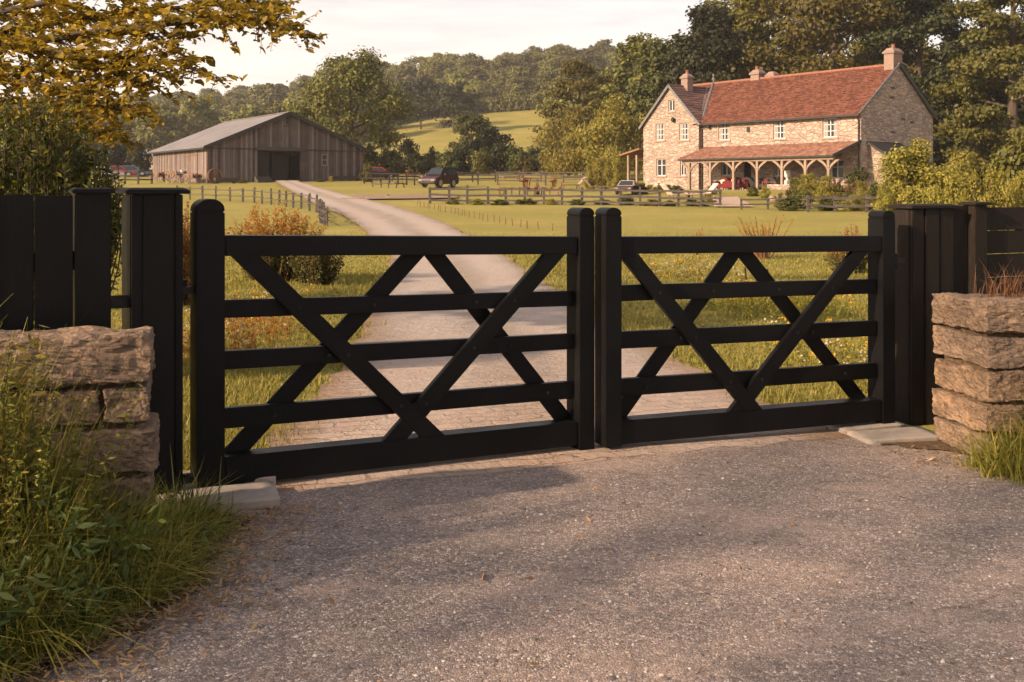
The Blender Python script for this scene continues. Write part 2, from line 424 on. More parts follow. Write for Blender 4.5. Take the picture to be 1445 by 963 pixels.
    MAT['lead'] = simple('grey_lead', (.085, .085, .09), (.13, .13, .135), 4, .5, .1)
    MAT['white_frame'] = simple('white_window_paint', (.52, .5, .48), (.44, .43, .41), 5, .5, 0)
    MAT['lintel'] = simple('sandstone_dressing', (.29, .205, .155), (.23, .165, .125), 4, .9, .3)
    MAT['oak'] = simple('weathered_oak', (.27, .195, .145), (.18, .13, .095), 5, .85, .4, .02, stretch=(1, 1, .2))
    MAT['grey_wood'] = simple('grey_fence_wood', (.07, .058, .05), (.038, .032, .028), 4, .9, .4, .02)
    MAT['brown_wood'] = simple('brown_wood', (.17, .095, .055), (.10, .055, .033), 5, .85, .4, .02)
    MAT['dark_wood'] = simple('dark_barn_door', (.02, .012, .009), (.01, .006, .005), 5, .9, .4, .02)
    MAT['board_walk'] = simple('weathered_boardwalk', (.38, .29, .24), (.28, .21, .175), 4, .9, .3)
    MAT['earth'] = simple('barn_earth', (.06, .044, .034), (.03, .022, .018), 3, .95, .3)
    N = NB('window_glass')
    MAT['glass'] = N.out((.02, .024, .03), .12, None, spec=.4)
    N = NB('curtain'); v = N.obj()
    wv = N.n('ShaderNodeTexWave', Vector=v, Scale=9, _bands_direction='X').outputs[1]
    MAT['curtain'] = N.out(N.ramp(wv, [(0, (.16, .16, .155)), (1, (.27, .265, .25))]), .9)
    MAT['brick'] = simple('chimney_brick', (.24, .17, .138), (.165, .115, .095), 9, .9, .5, .03)
    MAT['clay'] = simple('clay_pot', (.22, .095, .06), (.16, .065, .04), 6, .8, .1)
    MAT['bark'] = simple('bark', (.085, .06, .042), (.045, .032, .024), 5, .95, .7, .04, stretch=(1, 1, .25))
    MAT['twig'] = simple('twig', (.06, .04, .028), (.035, .024, .017), 9, .9, .3, .004)
    MAT['tyre'] = simple('tyre_rubber', (.018, .018, .018), (.03, .028, .026), 6, .8, .1)
    MAT['rim'] = simple('wheel_rim', (.42, .42, .42), (.3, .3, .3), 6, .35, 0, metal=.8)
    for key, c in (('car_red', (.030, .003, .003)), ('car_black', (.006, .006, .007)), ('car_white', (.5, .47, .45)), ('car_bright', (.26, .025, .022)), ('car_blue', (.05, .08, .14)), ('car_cream', (.38, .31, .26))):
        N = NB(key); MAT[key] = N.out(c, .42, None, spec=.3)
    N = NB('lamp_red'); MAT['lamp_red'] = N.out((.35, .012, .01), .25)
    N = NB('lamp_clear'); MAT['lamp_clear'] = N.out((.22, .22, .21), .15)
    MAT['rust'] = simple('rusty_iron', (.20, .085, .04), (.10, .045, .025), 8, .85, .4, .01)
    MAT['yellow_paint'] = simple('faded_yellow_paint', (.30, .19, .04), (.2, .12, .03), 6, .7, .2)
    MAT['red_fabric'] = simple('red_upholstery', (.15, .014, .011), (.08, .009, .008), 8, .9, .2)
    MAT['black_fabric'] = simple('dark_upholstery', (.03, .026, .025), (.018, .016, .016), 8, .9, .2)
    MAT['cloth_cream'] = simple('cream_cushion', (.62, .52, .44), (.5, .4, .33), 8, .9, .2)
    MAT['cream_wall'] = simple('cream_render', (.62, .52, .42), (.52, .43, .34), 2, .9, .1)
    MAT['boulder'] = simple('reddish_boulder', (.27, .155, .13), (.16, .105, .10), 2, .75, .5, .06)
    MAT['white_stone'] = simple('white_garden_stone', (.6, .57, .52), (.48, .45, .4), 5, .8, .3)
    MAT['gravel_chip'] = leaf_mat('gravel_chip', [(.07, .065, .065), (.16, .13, .115), (.3, .25, .22), (.5, .45, .4)], 0, .85, 0)
    MAT['litter'] = leaf_mat('fallen_leaf', [(.13, .07, .035), (.26, .14, .06), (.38, .22, .10), (.22, .16, .1), (.40, .27, .15)], .15, .8, 0)
    MAT['grass_long'] = leaf_mat('long_grass', [(0.072, 0.09, 0.0154), (0.144, 0.156, 0.0264), (0.228, 0.216, 0.0396), (0.36, 0.288, 0.066), (0.18, 0.18, 0.0308)], .35, .55, 0)
    MAT['weed_leaf'] = leaf_mat('weed_leaf', [(0.04375, 0.066, 0.014), (0.06875, 0.096, 0.022), (0.1, 0.12, 0.03)], .3, .55, .1)
    MAT['lawn'] = leaf_mat('lawn_blades', [(.125, .13, .026), (.195, .18, .04), (.27, .225, .058), (.16, .155, .034), (.32, .25, .076)], .4, .7, 0)
    MAT['yellow_leaf'] = leaf_mat('yellow_leaves', [(.12, .088, .012), (.22, .15, .018), (.31, .205, .022), (.15, .125, .02), (.40, .28, .04)], .5, .5, 0)
    MAT['laurel'] = leaf_mat('evergreen_leaves', [(0.018, 0.0319, 0.0065), (0.039, 0.0522, 0.0091), (0.0825, 0.0841, 0.013), (0.195, 0.1522, 0.0234)], .25, .5, 0, .12)
    MAT['oak_leaf'] = leaf_mat('oak_leaves', [(0.04815, 0.05544, 0.01162), (0.08347, 0.08624, 0.01742), (0.1188, 0.1117, 0.02178), (0.1348, 0.1155, 0.02178)], .3)
    MAT['green_leaf'] = leaf_mat('green_leaves', [(0.03683, 0.04635, 0.01188), (0.06026, 0.06873, 0.01663), (0.09036, 0.09189, 0.02138)], .28)
    MAT['dark_leaf'] = leaf_mat('dark_leaves', [(0.01522, 0.01952, 0.00574), (0.02663, 0.03123, 0.00861), (0.04518, 0.04572, 0.01148)], .25)
    MAT['gold_leaf'] = leaf_mat('golden_leaves', [(0.05782, 0.05332, 0.009045), (0.1004, 0.08885, 0.01358), (0.1461, 0.1208, 0.0181), (0.07907, 0.07465, 0.01422)], .32)
    MAT['hill_leaf'] = leaf_mat('hill_leaves', [(0.07178, 0.07455, 0.0204), (0.1101, 0.1065, 0.02652), (0.1579, 0.1384, 0.03366)], .25, objvar=.4)
    MAT['willow_leaf'] = leaf_mat('willow_leaves', [(0.09867, 0.0925, 0.01815), (0.1459, 0.1295, 0.0264), (0.1973, 0.1573, 0.033), (0.2231, 0.148, 0.0297)], .35)
    MAT['shrub_yellow'] = leaf_mat('yellow_green_leaves', [(0.1275, 0.1263, 0.0209), (0.2019, 0.1812, 0.03135), (0.2869, 0.2306, 0.0418)], .35)
    MAT['orange_leaf'] = leaf_mat('orange_leaves', [(.24, .08, .018), (.34, .13, .025), (.20, .11, .025), (.30, .19, .04)], .4)
    MAT['dry_stem'] = leaf_mat('dry_stems', [(.12, .06, .03), (.2, .095, .045), (.09, .05, .03)], .1, .8, 0)
    MAT['flower_yellow'] = leaf_mat('yellow_petals', [(.55, .32, .02), (.6, .42, .04), (.5, .24, .02)], .4, .6, 0)
    MAT['flower_red'] = leaf_mat('red_petals', [(.45, .03, .02), (.55, .07, .03), (.4, .1, .03)], .35, .6, 0)
    MAT['flower_white'] = leaf_mat('white_petals', [(.5, .45, .36), (.4, .34, .25)], .4, .6, 0)
build_materials()
# ================================================================== SETTING
def struct(o): o['kind'] = 'structure'; return o

xs = np.unique(np.concatenate([np.arange(-600, -60, 20), np.arange(-60, -10, 2.), np.arange(-10, 10, .3), np.arange(10, 60, 2.), np.arange(60, 601, 20)]).round(3))
ys = np.unique(np.concatenate([np.arange(-60, -4, 8.), np.arange(-4, 16, .3), np.arange(16, 140, 1.5), np.arange(140, 600, 8.), np.arange(600, 1001, 25.)]).round(3))
XX, YY = np.meshgrid(xs, ys)
ZZ = T(XX, YY)
nx = len(xs)
idx = np.arange(XX.size).reshape(XX.shape)
Q = np.stack([idx[:-1, :-1], idx[:-1, 1:], idx[1:, 1:], idx[1:, :-1]], -1).reshape(-1, 4)
ground = struct(np_mesh('ground', np.stack([XX, YY, ZZ], -1).reshape(-1, 3), Q, MAT['ground'], smooth=True))
def wood_at(x, y):
    """1 where the hill is wooded, 0 on the meadows"""
    u = np.asarray(x) / np.maximum(y, 1)
    lim = np.interp(u, [-.6, -.36, -.25, -.16, -.11, -.08, .03, .06, .3], [215, 225, 215, 195, 300, 318, 335, 200, 135])
    return sm(0, 12, np.asarray(y) - lim)
at = ground.data.attributes.new('wood', 'FLOAT', 'POINT')
at.data.foreach_set('value', wood_at(XX, YY).ravel().astype(np.float32))

def resample(pts, n):
    p = np.array(pts, float); s = np.concatenate([[0], np.cumsum(np.hypot(*np.diff(p, axis=0).T))])
    t = np.linspace(0, s[-1], n)
    return np.stack([np.interp(t, s, p[:, 0]), np.interp(t, s, p[:, 1])], -1)
def sheet(name, A, B, m, n, lift, mat, wobble=0):
    A = resample(A, m); B = resample(B, m)
    if wobble:
        for Aq in (A, B): Aq += rng.normal(0, wobble, Aq.shape)
    t = np.linspace(0, 1, n)[None, :, None]
    g = A[:, None] * (1 - t) + B[:, None] * t
    z = T(g[..., 0], g[..., 1]) + lift
    V = np.concatenate([g, z[..., None]], -1).reshape(-1, 3)
    i = np.arange(m * n).reshape(m, n)
    q = np.stack([i[:-1, :-1], i[1:, :-1], i[1:, 1:], i[:-1, 1:]], -1).reshape(-1, 4)
    return struct(np_mesh(name, V, q, mat, smooth=True))

LANE_L = [(-1.30, 4.98), (-1.42, 6.4), (-1.40, 8.5), (-1.7, 12.4), (-2.3, 19.7), (-3.0, 25), (-4.3, 31), (-6.2, 40), (-8.6, 49), (-11.1, 57), (-13.7, 66), (-17.2, 78), (-20.0, 88), (-22.0, 95), (-23.0, 100)]
LANE_R = [(2.12, 6.62), (1.85, 7.7), (1.48, 9.6), (.98, 12.4), (.28, 18.8), (-.35, 24), (-1.0, 28.9), (-2.6, 39), (-4.8, 49), (-7.1, 57), (-10.5, 66), (-14.4, 78), (-17.4, 88), (-19.8, 95), (-20.6, 99)]
def lane_sheet():
    # sections paired point by point, then refined
    A = np.array(LANE_L); B = np.array(LANE_R)
    k = np.arange(len(A)); kk = np.linspace(0, len(A) - 1, 14 * 12)
    def ev(Pn):
        from numpy import interp
        o = np.stack([interp(kk, k, Pn[:, 0]), interp(kk, k, Pn[:, 1])], -1)
        for c in (0, 1):
            e = np.pad(o[:, c], 6, mode='reflect', reflect_type='odd'); o[:, c] = np.convolve(e, np.ones(13) / 13, 'valid')
        return o
    return ev(A), ev(B)
LA, LB = lane_sheet()
def lane_mesh():
    n = 16; t = np.linspace(0, 1, n)[None, :, None]
    LAj = LA + rng.normal(0, .035, LA.shape); LBj = LB + rng.normal(0, .035, LB.shape)
    g = LAj[:, None] * (1 - t) + LBj[:, None] * t
    lift = .022 + .0016 * np.maximum(g[..., 1] - 20, 0) - .0085 * (np.arange(len(LA)) < 5)[:, None]
    g[0] += rng.normal(0, .03, g[0].shape)
    z = T(g[..., 0], g[..., 1]) + lift
    m = len(LA); i = np.arange(m * n).reshape(m, n)
    q = np.stack([i[:-1, :-1], i[:-1, 1:], i[1:, 1:], i[1:, :-1]], -1).reshape(-1, 4)
    return struct(np_mesh('stone_lane', np.concatenate([g, z[..., None]], -1).reshape(-1, 3), q, MAT['lane'], smooth=True))
ln = lane_mesh()
at = ln.data.attributes.new('across', 'FLOAT', 'POINT'); at.data.foreach_set('value', np.tile(np.linspace(0, 1, 16), len(LA)).astype(np.float32))
xl_of = lambda y: np.interp(y, LA[:, 1], LA[:, 0])
xr_of = lambda y: np.interp(y, LB[:, 1], LB[:, 0])

# side track that leaves the lane to the right, by the paddock
tl = [(-10.4, 61.5), (-8.5, 61.5), (-6.5, 62), (-5.0, 62.5), (-3.4, 63.2)]
sheet('gravel_track', tl, [(x - .2, y + 6.5 - .25 * (x + 10)) for x, y in tl], 60, 8, .09, MAT['lane'], .05)
# asphalt road mouth in front of the gate
front = [(-14, .4), (-6, 1.2), (-3.2, 1.9), (-2.0, 2.55), (-1.5, 3.15), (-1.34, 3.5), (-1.24, 3.8), (-1.3, 4.3), (-1.3, 5.1), (-.2, 5.6), (1.0, 6.2), (2.0, 6.75), (2.6, 6.6), (3.2, 6.2), (5, 6.0), (9, 5.6), (16, 5.0), (30, 4.0)]
sheet('asphalt_road', front, [(x * 1.3, -9 + .1 * abs(x)) for x, _ in resample(front, 40)], 150, 50, .012, MAT['asphalt'], .02)
road_edge = np.array(front)
# bare soil and litter margin beside the asphalt
sheet('verge_soil', [(-2.2, 2.6), (-1.7, 3.15), (-1.55, 3.5), (-1.46, 3.9), (-1.5, 4.4), (-1.5, 4.7)], [(-2.0, 2.35), (-1.44, 3.1), (-1.27, 3.5), (-1.17, 3.85), (-1.2, 4.3), (-1.2, 4.62)], 70, 6, .016, MAT['soil'], .03)
sheet('verge_soil', [(2.5, 6.75), (3.2, 6.5), (5, 6.3)], [(2.3, 6.45), (3.2, 6.0), (5, 5.8)], 30, 6, .02, MAT['soil'], .025)

# ================================================================== GATE
def dome_post(mb_body, mb_cap, x0, x1, y0, y1, z0, z1):
    """square post with an arched top, a fine groove under the arch"""
    w = x1 - x0; zc = z1 - w * .5
    mb_body.box(x0, x1, y0, y1, z0, zc)
    mb_body.box(x0 + .004, x1 - .004, y0 + .004, y1 - .004, zc, zc + .005)
    prof = [(x0, zc + .005), (x1, zc + .005)]
    for k in range(0, 13):
        a = math.pi * k / 12
        prof.append((x0 + w / 2 + w / 2 * math.cos(a) * (1 if k not in (0, 12) else 1), zc + .012 + (z1 - zc - .012) * math.sin(a) ** .9))
    mb_cap.prism(prof, 'y', y0, y1)

def gate_leaf(root, L, k, zt, zb, hinge_left, post_hinge, post_meet, gz0, gz1, cols):
    """root's x runs along the leaf; k is the fall of the rails; zt, zb top and bottom of the leaf at x = 0"""
    H = zt - zb
    def rail(name, x0, x1, f0, f1, y0, y1):
        m = MB(); a = zt - f0 * H; b = zt - f1 * H
        m.pbox((x0, y0, b + k * x0), (x1 - x0, 0, k * (x1 - x0)), (0, y1 - y0, 0), (0, 0, a - b))
        return m.build(name, MAT['black'], root, .005, 2)
    rail('top_rail', -.004, L + .004, 0, .082, -.068, .05)
    for f0, f1 in cols: rail('middle_rail', 0, L, f0, f1, -.024, .024)
    rail('bottom_rail', -.004, L + .004, .886, 1.0, -.068, .05)
    zA, zB = zt - .081 * H, zt - .887 * H
    def brace(xa, xb, y0, y1, w=.098):
        # from the top rail at xa to the bottom rail at xb, ends cut along the rails
        d = Vector((xb - xa, 0, (zB + k * xb) - (zA + k * xa))); hw = w * d.length / abs(d.z) / 2
        m = MB()
        poly = [(xa - hw, zA + k * (xa - hw)), (xa + hw, zA + k * (xa + hw)), (xb + hw, zB + k * (xb + hw)), (xb - hw, zB + k * (xb - hw))]
        m.prism(poly, 'y', y0, y1)
        b = m.build('brace', MAT['black'], root, .004, 2)
        for f0, f1 in cols:
            bo = MB()
            f = (f0 + f1) / 2; t = (f - .081) / (.887 - .081)
            x = xa + (xb - xa) * t; z = zt - f * H + k * x
            yy = y0 if y0 < 0 else y0 - .07
            bo.lathe([(.009, -.004), (.009, .003), (.006, .006)], (x, yy, z), 10, 'y'); bo.build('bolt', MAT['iron'], b)
    return rail, brace

def add_posts(root, x0, x1, y0, y1, z0, z1, name='gate_post'):
    a, b = MB(), MB(); dome_post(a, b, x0, x1, y0, y1, z0, z1)
    p = a.build(name, MAT['black'], root, .005, 2); b.build('post_cap', MAT['black'], p, .004, 2)
    return p

# ---- left leaf
L0, L1 = P(314, 332, 5.10), P(806, 334, 6.10)
d = L1 - L0; LL = math.hypot(d.x, d.y); kk_ = d.z / LL; ang = math.atan2(d.y, d.x); ANGL = ang
gl = thing('timber_gate', 'black five-bar timber gate leaf, the wider left one, hung by the stacked-stone wall end', 'gate', (L0.x, L0.y, 0), ang, 'pair of black driveway gate leaves')
zb = P(314, 681, 5.10).z
rail, brace = gate_leaf(gl, LL, kk_, L0.z, zb, True, None, None, 0, 0, [(.262, .334), (.468, .542), (.698, .780)])
nL = LL
brace(.048 * nL, .547 * nL, -.0665, -.0245)     # upper left to lower middle, in front
brace(.928 * nL, .438 * nL, -.0625, -.0247)
brace(.512 * nL, .035 * nL, .0245, .0485)
brace(.570 * nL, .985 * nL, .0245, .0485)
add_posts(gl, -.142, -.006, -.075, .075, .012, P(290, 281, 5.02).z, 'hinge_post')
add_posts(gl, LL + .008, LL + .112, -.085, .065, P(820, 632, 6.12).z, P(820, 293, 6.12).z, 'meeting_post')
m = MB(); m.box(-.235, -.142, -.02, .02, .98, 1.015); m.lathe([(.018, .95), (.018, 1.05)], (-.19, 0, 0), 10); m.build('hinge', MAT['iron'], gl, .003)
m = MB(); m.box(-.20, -.142, -.02, .02, .05, .085); m.lathe([(.02, .03), (.02, .10)], (-.175, 0, 0), 10); m.build('hinge', MAT['iron'], gl, .003)
# ---- right leaf
R0, R1 = P(869.5, 334, 6.17), P(1234, 333, 6.93)
d = R1 - R0; RL = math.hypot(d.x, d.y); kr = d.z / RL; angr = math.atan2(d.y, d.x); ANGR = angr
gr = thing('timber_gate', 'black five-bar timber gate leaf, the right one, hung beside the shaded boxed pillar', 'gate', (R0.x, R0.y, 0), angr, 'pair of black driveway gate leaves')
zb = P(869.5, 624, 6.17).z
rail, brace = gate_leaf(gr, RL, kr, R0.z, zb, False, None, None, 0, 0, [(.236, .314), (.462, .545), (.692, .776)])
brace(.025 * RL, .482 * RL, -.0665, -.0245)
brace(.915 * RL, .420 * RL, -.0625, -.0247)
brace(.440 * RL, .012 * RL, .0245, .0485)
brace(.475 * RL, .945 * RL, .0245, .0485)
add_posts(gr, -.112, -.008, -.085, .065, P(855, 628, 6.13).z, P(855, 293, 6.13).z, 'meeting_post')
add_posts(gr, RL + .008, RL + .112, -.075, .075, P(1245, 597, 6.97).z, P(1245, 297, 6.97).z, 'hinge_post')
m = MB(); m.box(RL + .112, RL + .25, -.02, .02, .98, 1.015); m.lathe([(.018, .95), (.018, 1.05)], (RL + .18, -.01, 0), 10); m.build('hinge', MAT['iron'], gr, .003)

# ---- boxed gate pillars
def pillar(label, corner, ang, w, dep, z0, z1, grooves, mat, x0cap=.03):
    root = thing('gate_pillar', label, 'gate pillar', (corner[0], corner[1], 0), ang, 'boxed timber gate pillars')
    edges = [0] + grooves + [w]
    co = MB(); co.box(.012, w - .012, .012, dep - .012, z0, z1 - .03); co.build('core', MAT['trim_dark'], root)
    for i in range(len(edges) - 1):
        m = MB(); m.box(edges[i] + (.004 if i else 0), edges[i + 1] - (.004 if i < len(edges) - 2 else 0), -.004 - .006 * (i % 2), .02, z0, z1 - .032)
        m.build('cladding_board', mat, root, .004)
    m = MB(); m.box(-.003, .018, .0225, dep - .002, z0, z1 - .034); m.build('side_board', mat, root, .004)
    m = MB(); m.box(w - .018, w + .003, .0225, dep - .002, z0, z1 - .034); m.build('side_board', mat, root, .004)
    m = MB(); m.box(-x0cap, w + x0cap, -x0cap, dep + x0cap, z1 - .03, z1 - .012); m.frustum(-x0cap + .002, w + x0cap - .002, -x0cap + .002, dep + x0cap - .002, z1 - .0118, z1, .025, .025)
    m.build('cap', mat, root, .004)
    return root
pl = pillar('black boxed gate pillar with grooved boards, left of the gate beside stacked stones', (-1.776, 4.784), R(30), .232, .262, .0, 1.500, [.045, .192], MAT['black'])
m = MB(); m.box(-.10, .0, .08, .11, .93, .99); m.build('fence_bracket', MAT['iron'], pl, .003)
pr = pillar('dark boxed gate pillar with its brownish left face in the light, right of the gate', (2.754, 7.05), R(23), .378, .175, -.16, 1.385, [.11, .245], MAT['black_wood'])

# ---- vertical board fence on the left
fe = thing('board_fence', 'black fence of wide upright boards behind the stacked stones', 'fence', (-1.872, 4.728, 0), R(30))
m = MB(); m.box(-.135, .02, .0, .10, -.02, 1.474); p = m.build('fence_post', MAT['black'], fe, .005)
m = MB(); m.box(-.15, .035, -.02, .12, 1.475, 1.49); m.frustum(-.148, .033, -.018, .118, 1.4902, 1.5, .02, .02); m.build('post_cap', MAT['black'], p, .004)
x = -.142
for i in range(9):
    w = .158
    m = MB(); m.box(x - w, x, .012 + .003 * (i % 2), .034 + .003 * (i % 2), .0, 1.463 + .004 * math.sin(i * 2.1)); m.build('upright_board', MAT['black'], fe, .004); x -= w + .006
for z in (.35, 1.12):
    m = MB(); m.box(x, -.136, .0375, .08, z, z + .09); m.build('fence_rail', MAT['black'], fe, .004)
m = MB(); m.box(x - .12, x - .005, .0, .1, -.02, 1.47); m.build('fence_post', MAT['black'], fe, .005)

# ---- horizontal board fence on the right
fr = thing('board_fence', 'dark fence of horizontal boards with a capped post, behind the right drystone wall', 'fence', (3.105, 7.19, 0), R(23))
m = MB(); m.box(.0, .16, .03, .06, -.16, 1.372); m.build('infill_board', MAT['black_wood'], fr, .004)
m = MB(); m.box(.168, .285, -.03, .09, -.2, 1.375); p = m.build('fence_post', MAT['black_wood'], fr, .005)
m = MB(); m.box(.145, .308, -.052, .112, 1.376, 1.39); m.frustum(.147, .306, -.05, .11, 1.3902, 1.4, .02, .02); m.build('post_cap', MAT['black_wood'], p, .004)
for j in range(9):
    z1 = 1.357 - j * .168
    m = MB(); m.box(.287, 3.3, .01 + .002 * (j % 2), .04, z1 - .163, z1); m.build('horizontal_board', MAT['black_wood'], fr, .004)
for xx in (1.75, 3.2):
    m = MB(); m.box(xx, xx + .1, .042, .13, -.2, 1.372); m.build('fence_post', MAT['black_wood'], fr, .005)

# ---- stone slabs under the hinge posts
def slab(label, px, row_c, d, ang, w, dep, h, seed, lift):
    c = P(px, row_c, d); r = np.random.default_rng(seed)
    m = MB(); stone_mesh(m, -w / 2, w / 2, -dep / 2, dep / 2, 0, h, r, .0035, .008, 8)
    o = m.build('stone_slab', MAT['slab'], smooth=True)
    o.location = (c.x, d, Tz(c.x, d) + lift); o.rotation_euler = (0, 0, ang)
    tag(o, label, 'paving slab', 'pale slabs under the gate posts')
slab('pale stone slab under the hinge post by the stacked stones, the rear one of two', 313, 690, 5.16, R(24), .50, .24, .056, 1, .0)
slab('pale stone slab lying in front of the hinge slab, nearest to the long weeds', 306, 714, 4.84, R(20), .56, .29, .05, 2, .004)
slab('pale stone slab under the hinge post by the boxed pillar in shade', 1215, 600, 6.92, R(21), .5, .3, .05, 3, -.005)
slab('cracked pale stone slab in front of the boxed pillar at the drystone wall', 1262, 611, 6.62, R(14), .55, .26, .045, 4, .0)

# ---- drystone walls
def stone_wall(label, loc, ang, courses, th, base):
    root = thing('drystone_wall', label, 'stone wall', loc, ang, 'rough drystone wall ends by the gate')
    z = base; s = 10
    for ci, (h, stones, inset) in enumerate(courses):
        for (a, b) in stones:
            r = np.random.default_rng(s); s += 1
            m = MB(); j = r.uniform(-.012, .012, 4)
            top = ci == len(courses) - 1
            stone_mesh(m, a + .003, b - .003, -.0 + inset + j[0], th - inset + j[1], z + .009, z + h - .008, r, .017 if not top else .021, .014 if not top else .018, 21)
            m.build('capstone' if top else 'wall_stone', MAT['stone'], root)
        z += h
    m = MB(); x0 = min(a for _, st, _ in courses for a, b in st)
    m.box(x0 + .06, max(b for _, st, _ in courses for a, b in st) - .09, .07, th - .07, base, z - .06); m.build('core_fill', MAT['soil'], root)
    return root
# left: root at the right-hand front corner, x runs along the wall (leftwards is negative)
stone_wall('stacked brown stone wall end half buried in long green weeds', (-1.50, 4.18, 0), R(17), [
    (.16, [(-.24, .035), (-.60, -.245)], 0), (.165, [(-.30, .03), (-.62, -.31)], 0), (.20, [(-.36, .05), (-.64, -.365)], .0),
    (.165, [(-.165, .02), (-.46, -.17), (-.62, -.465)], .01), (.215, [(-.64, .03)], 0)], .36, .0)
stone_wall('drystone wall end with squared orange-lit blocks beneath dry grass, beside the boxed pillar', (2.80, 6.02, 0), R(8), [
    (.17, [(0, .52), (.53, 1.1), (1.11, 1.9)], 0), (.19, [(-.01, .62), (.63, 1.3), (1.31, 1.9)], 0), (.2, [(.0, .5), (.51, 1.2), (1.21, 1.9)], 0),
    (.2, [(-.005, .6), (.61, 1.25), (1.26, 1.9)], .0), (.215, [(-.02, .78), (.79, 1.9)], -.01)], .60, -.14)
# ================================================================== BUILDINGS
def clip_poly(poly, a, b, c):
    """keep a*x + b*z <= c"""
    out = []
    for i in range(len(poly)):
        p, q = poly[i], poly[(i + 1) % len(poly)]
        dp, dq = a * p[0] + b * p[1] - c, a * q[0] + b * q[1] - c
        if dp <= 1e-9: out.append(p)
        if (dp < -1e-9 and dq > 1e-9) or (dp > 1e-9 and dq < -1e-9):
            t = dp / (dp - dq); out.append((p[0] + t * (q[0] - p[0]), p[1] + t * (q[1] - p[1])))
    return out
def holed_wall(mb, x0, x1, z0, z1, holes, y, depth, clips=()):
    """a wall in the plane y (outside towards -y) with real openings and reveals going back by depth"""
    xs_ = sorted({x0, x1, *[h[0] for h in holes], *[h[1] for h in holes]}); zs_ = sorted({z0, z1, *[h[2] for h in holes], *[h[3] for h in holes]})
    for i in range(len(xs_) - 1):
        for j in range(len(zs_) - 1):
            cx, cz = (xs_[i] + xs_[i + 1]) / 2, (zs_[j] + zs_[j + 1]) / 2
            if any(h[0] < cx < h[1] and h[2] < cz < h[3] for h in holes): continue
            p = [(xs_[i], zs_[j]), (xs_[i + 1], zs_[j]), (xs_[i + 1], zs_[j + 1]), (xs_[i], zs_[j + 1])]
            for c in clips: p = clip_poly(p, *c)
            if len(p) >= 3: mb.add([(a, y, b) for a, b in p], [tuple(range(len(p)))])
    for a, b, c, d_ in holes:
        for (p, q) in (((a, c), (b, c)), ((b, c), (b, d_)), ((b, d_), (a, d_)), ((a, d_), (a, c))):
            mb.add([(p[0], y, p[1]), (q[0], y, q[1]), (q[0], y + depth, q[1]), (p[0], y + depth, p[1])], [(0, 1, 2, 3)])
def raw(mb, name, mat, parent):
    me = bpy.data.meshes.new(name); me.from_pydata(mb.v, [], mb.f); me.update()
    return link_mesh(name, me, mat, parent)

# ---------------- farmhouse: local x runs along the front to the LEFT as negative, y goes back, z = 0 at its floor
HD = 71.6; TH = R(-52)                    # front runs from the near right corner back to the left
hc = P(1215, 200, HD); HZ0 = 1.35
house = thing('stone_farmhouse', 'long stone farmhouse with red clay tile roof, arcaded porch and three chimneys', 'house', (hc.x, hc.y, HZ0), TH)
cth, sth = math.cos(TH), math.sin(TH)
def h2w(x, y): return hc.x + x * cth - y * sth, hc.y + x * sth + y * cth
def hx(px, y=0.0):
    """local x on the line y whose picture column is px"""
    k = (px - CX) / F
    return (k * (hc.y + y * cth) - (hc.x - y * sth)) / (cth - k * sth)
EA = P(1215, 157, HD).z - HZ0             # eaves height
DEP = 9.4; XL = hx(990); WX0 = hx(912) ; RH = 3.55
print('house', EA, XL, WX0, hx(1327, DEP))
win = []                                   # (x0, x1, z0, z1, storey)
def zrow(px, row, y=0.0):
    x = hx(px, y); X, Y = h2w(x, y); return EYE + (HZ - row) / F * Y - HZ0
def wspec(pa, pb, ra, rb): return (hx(pa), hx(pb), zrow((pa + pb) / 2, rb), zrow((pa + pb) / 2, ra))
W_up = [wspec(1014, 1029.5, 172.5, 198), wspec(1091.5, 1108.5, 169.5, 196), wspec(1161, 1181, 167, 194)]
W_dn = [wspec(1018, 1031, 222, 248), wspec(1092, 1102, 222, 249), wspec(1172, 1190, 226, 252)]
D_dn = [(wspec(1050, 1060, 224, 264))]
gw = [wspec(929.5, 941.5, 175, 198.5), wspec(963, 976, 174, 198), wspec(930.5, 943.5, 224.5, 248.5), wspec(964, 972, 222, 248), wspec(947.5, 956, 141.5, 157.5)]
m = MB(); D_dn = [(a, b, .02, d_) for a, b, c, d_ in D_dn]
holed_wall(m, XL, 0, -1.0, EA, W_up + W_dn + D_dn, 0, .22)
raw(m, 'front_wall', MAT['rubble'], house)
# near gable
RZ = EA + RH; yc = DEP / 2
m = MB(); m.add([(0, 0, -1), (0, DEP, -1), (0, DEP, EA), (0, yc, RZ), (0, 0, EA)], [(0, 1, 2, 3, 4)]); g = raw(m, 'gable_wall', MAT['rubble'], house)
for (y_, z_) in ((3.7, 7.3), (3.6, 6.6), (5.1, 5.1), (3.7, 4.1), (6.2, 4.9)):
    m = MB(); m.box(-.05, .012, y_, y_ + .55, z_, z_ + .13); m.build('vent_slot', MAT['trim_dark'], g)
m = MB(); m.add([(WX0, DEP, -1), (0, DEP, -1), (0, DEP, EA), (WX0, DEP, EA)], [(0, 1, 2, 3)]); raw(m, 'rear_wall', MAT['rubble'], house)
m = MB(); m.add([(WX0, 0, -1), (WX0, DEP, -1), (WX0, DEP, EA), (WX0, 0, EA)], [(0, 1, 2, 3)]); raw(m, 'gable_wall', MAT['rubble'], house)
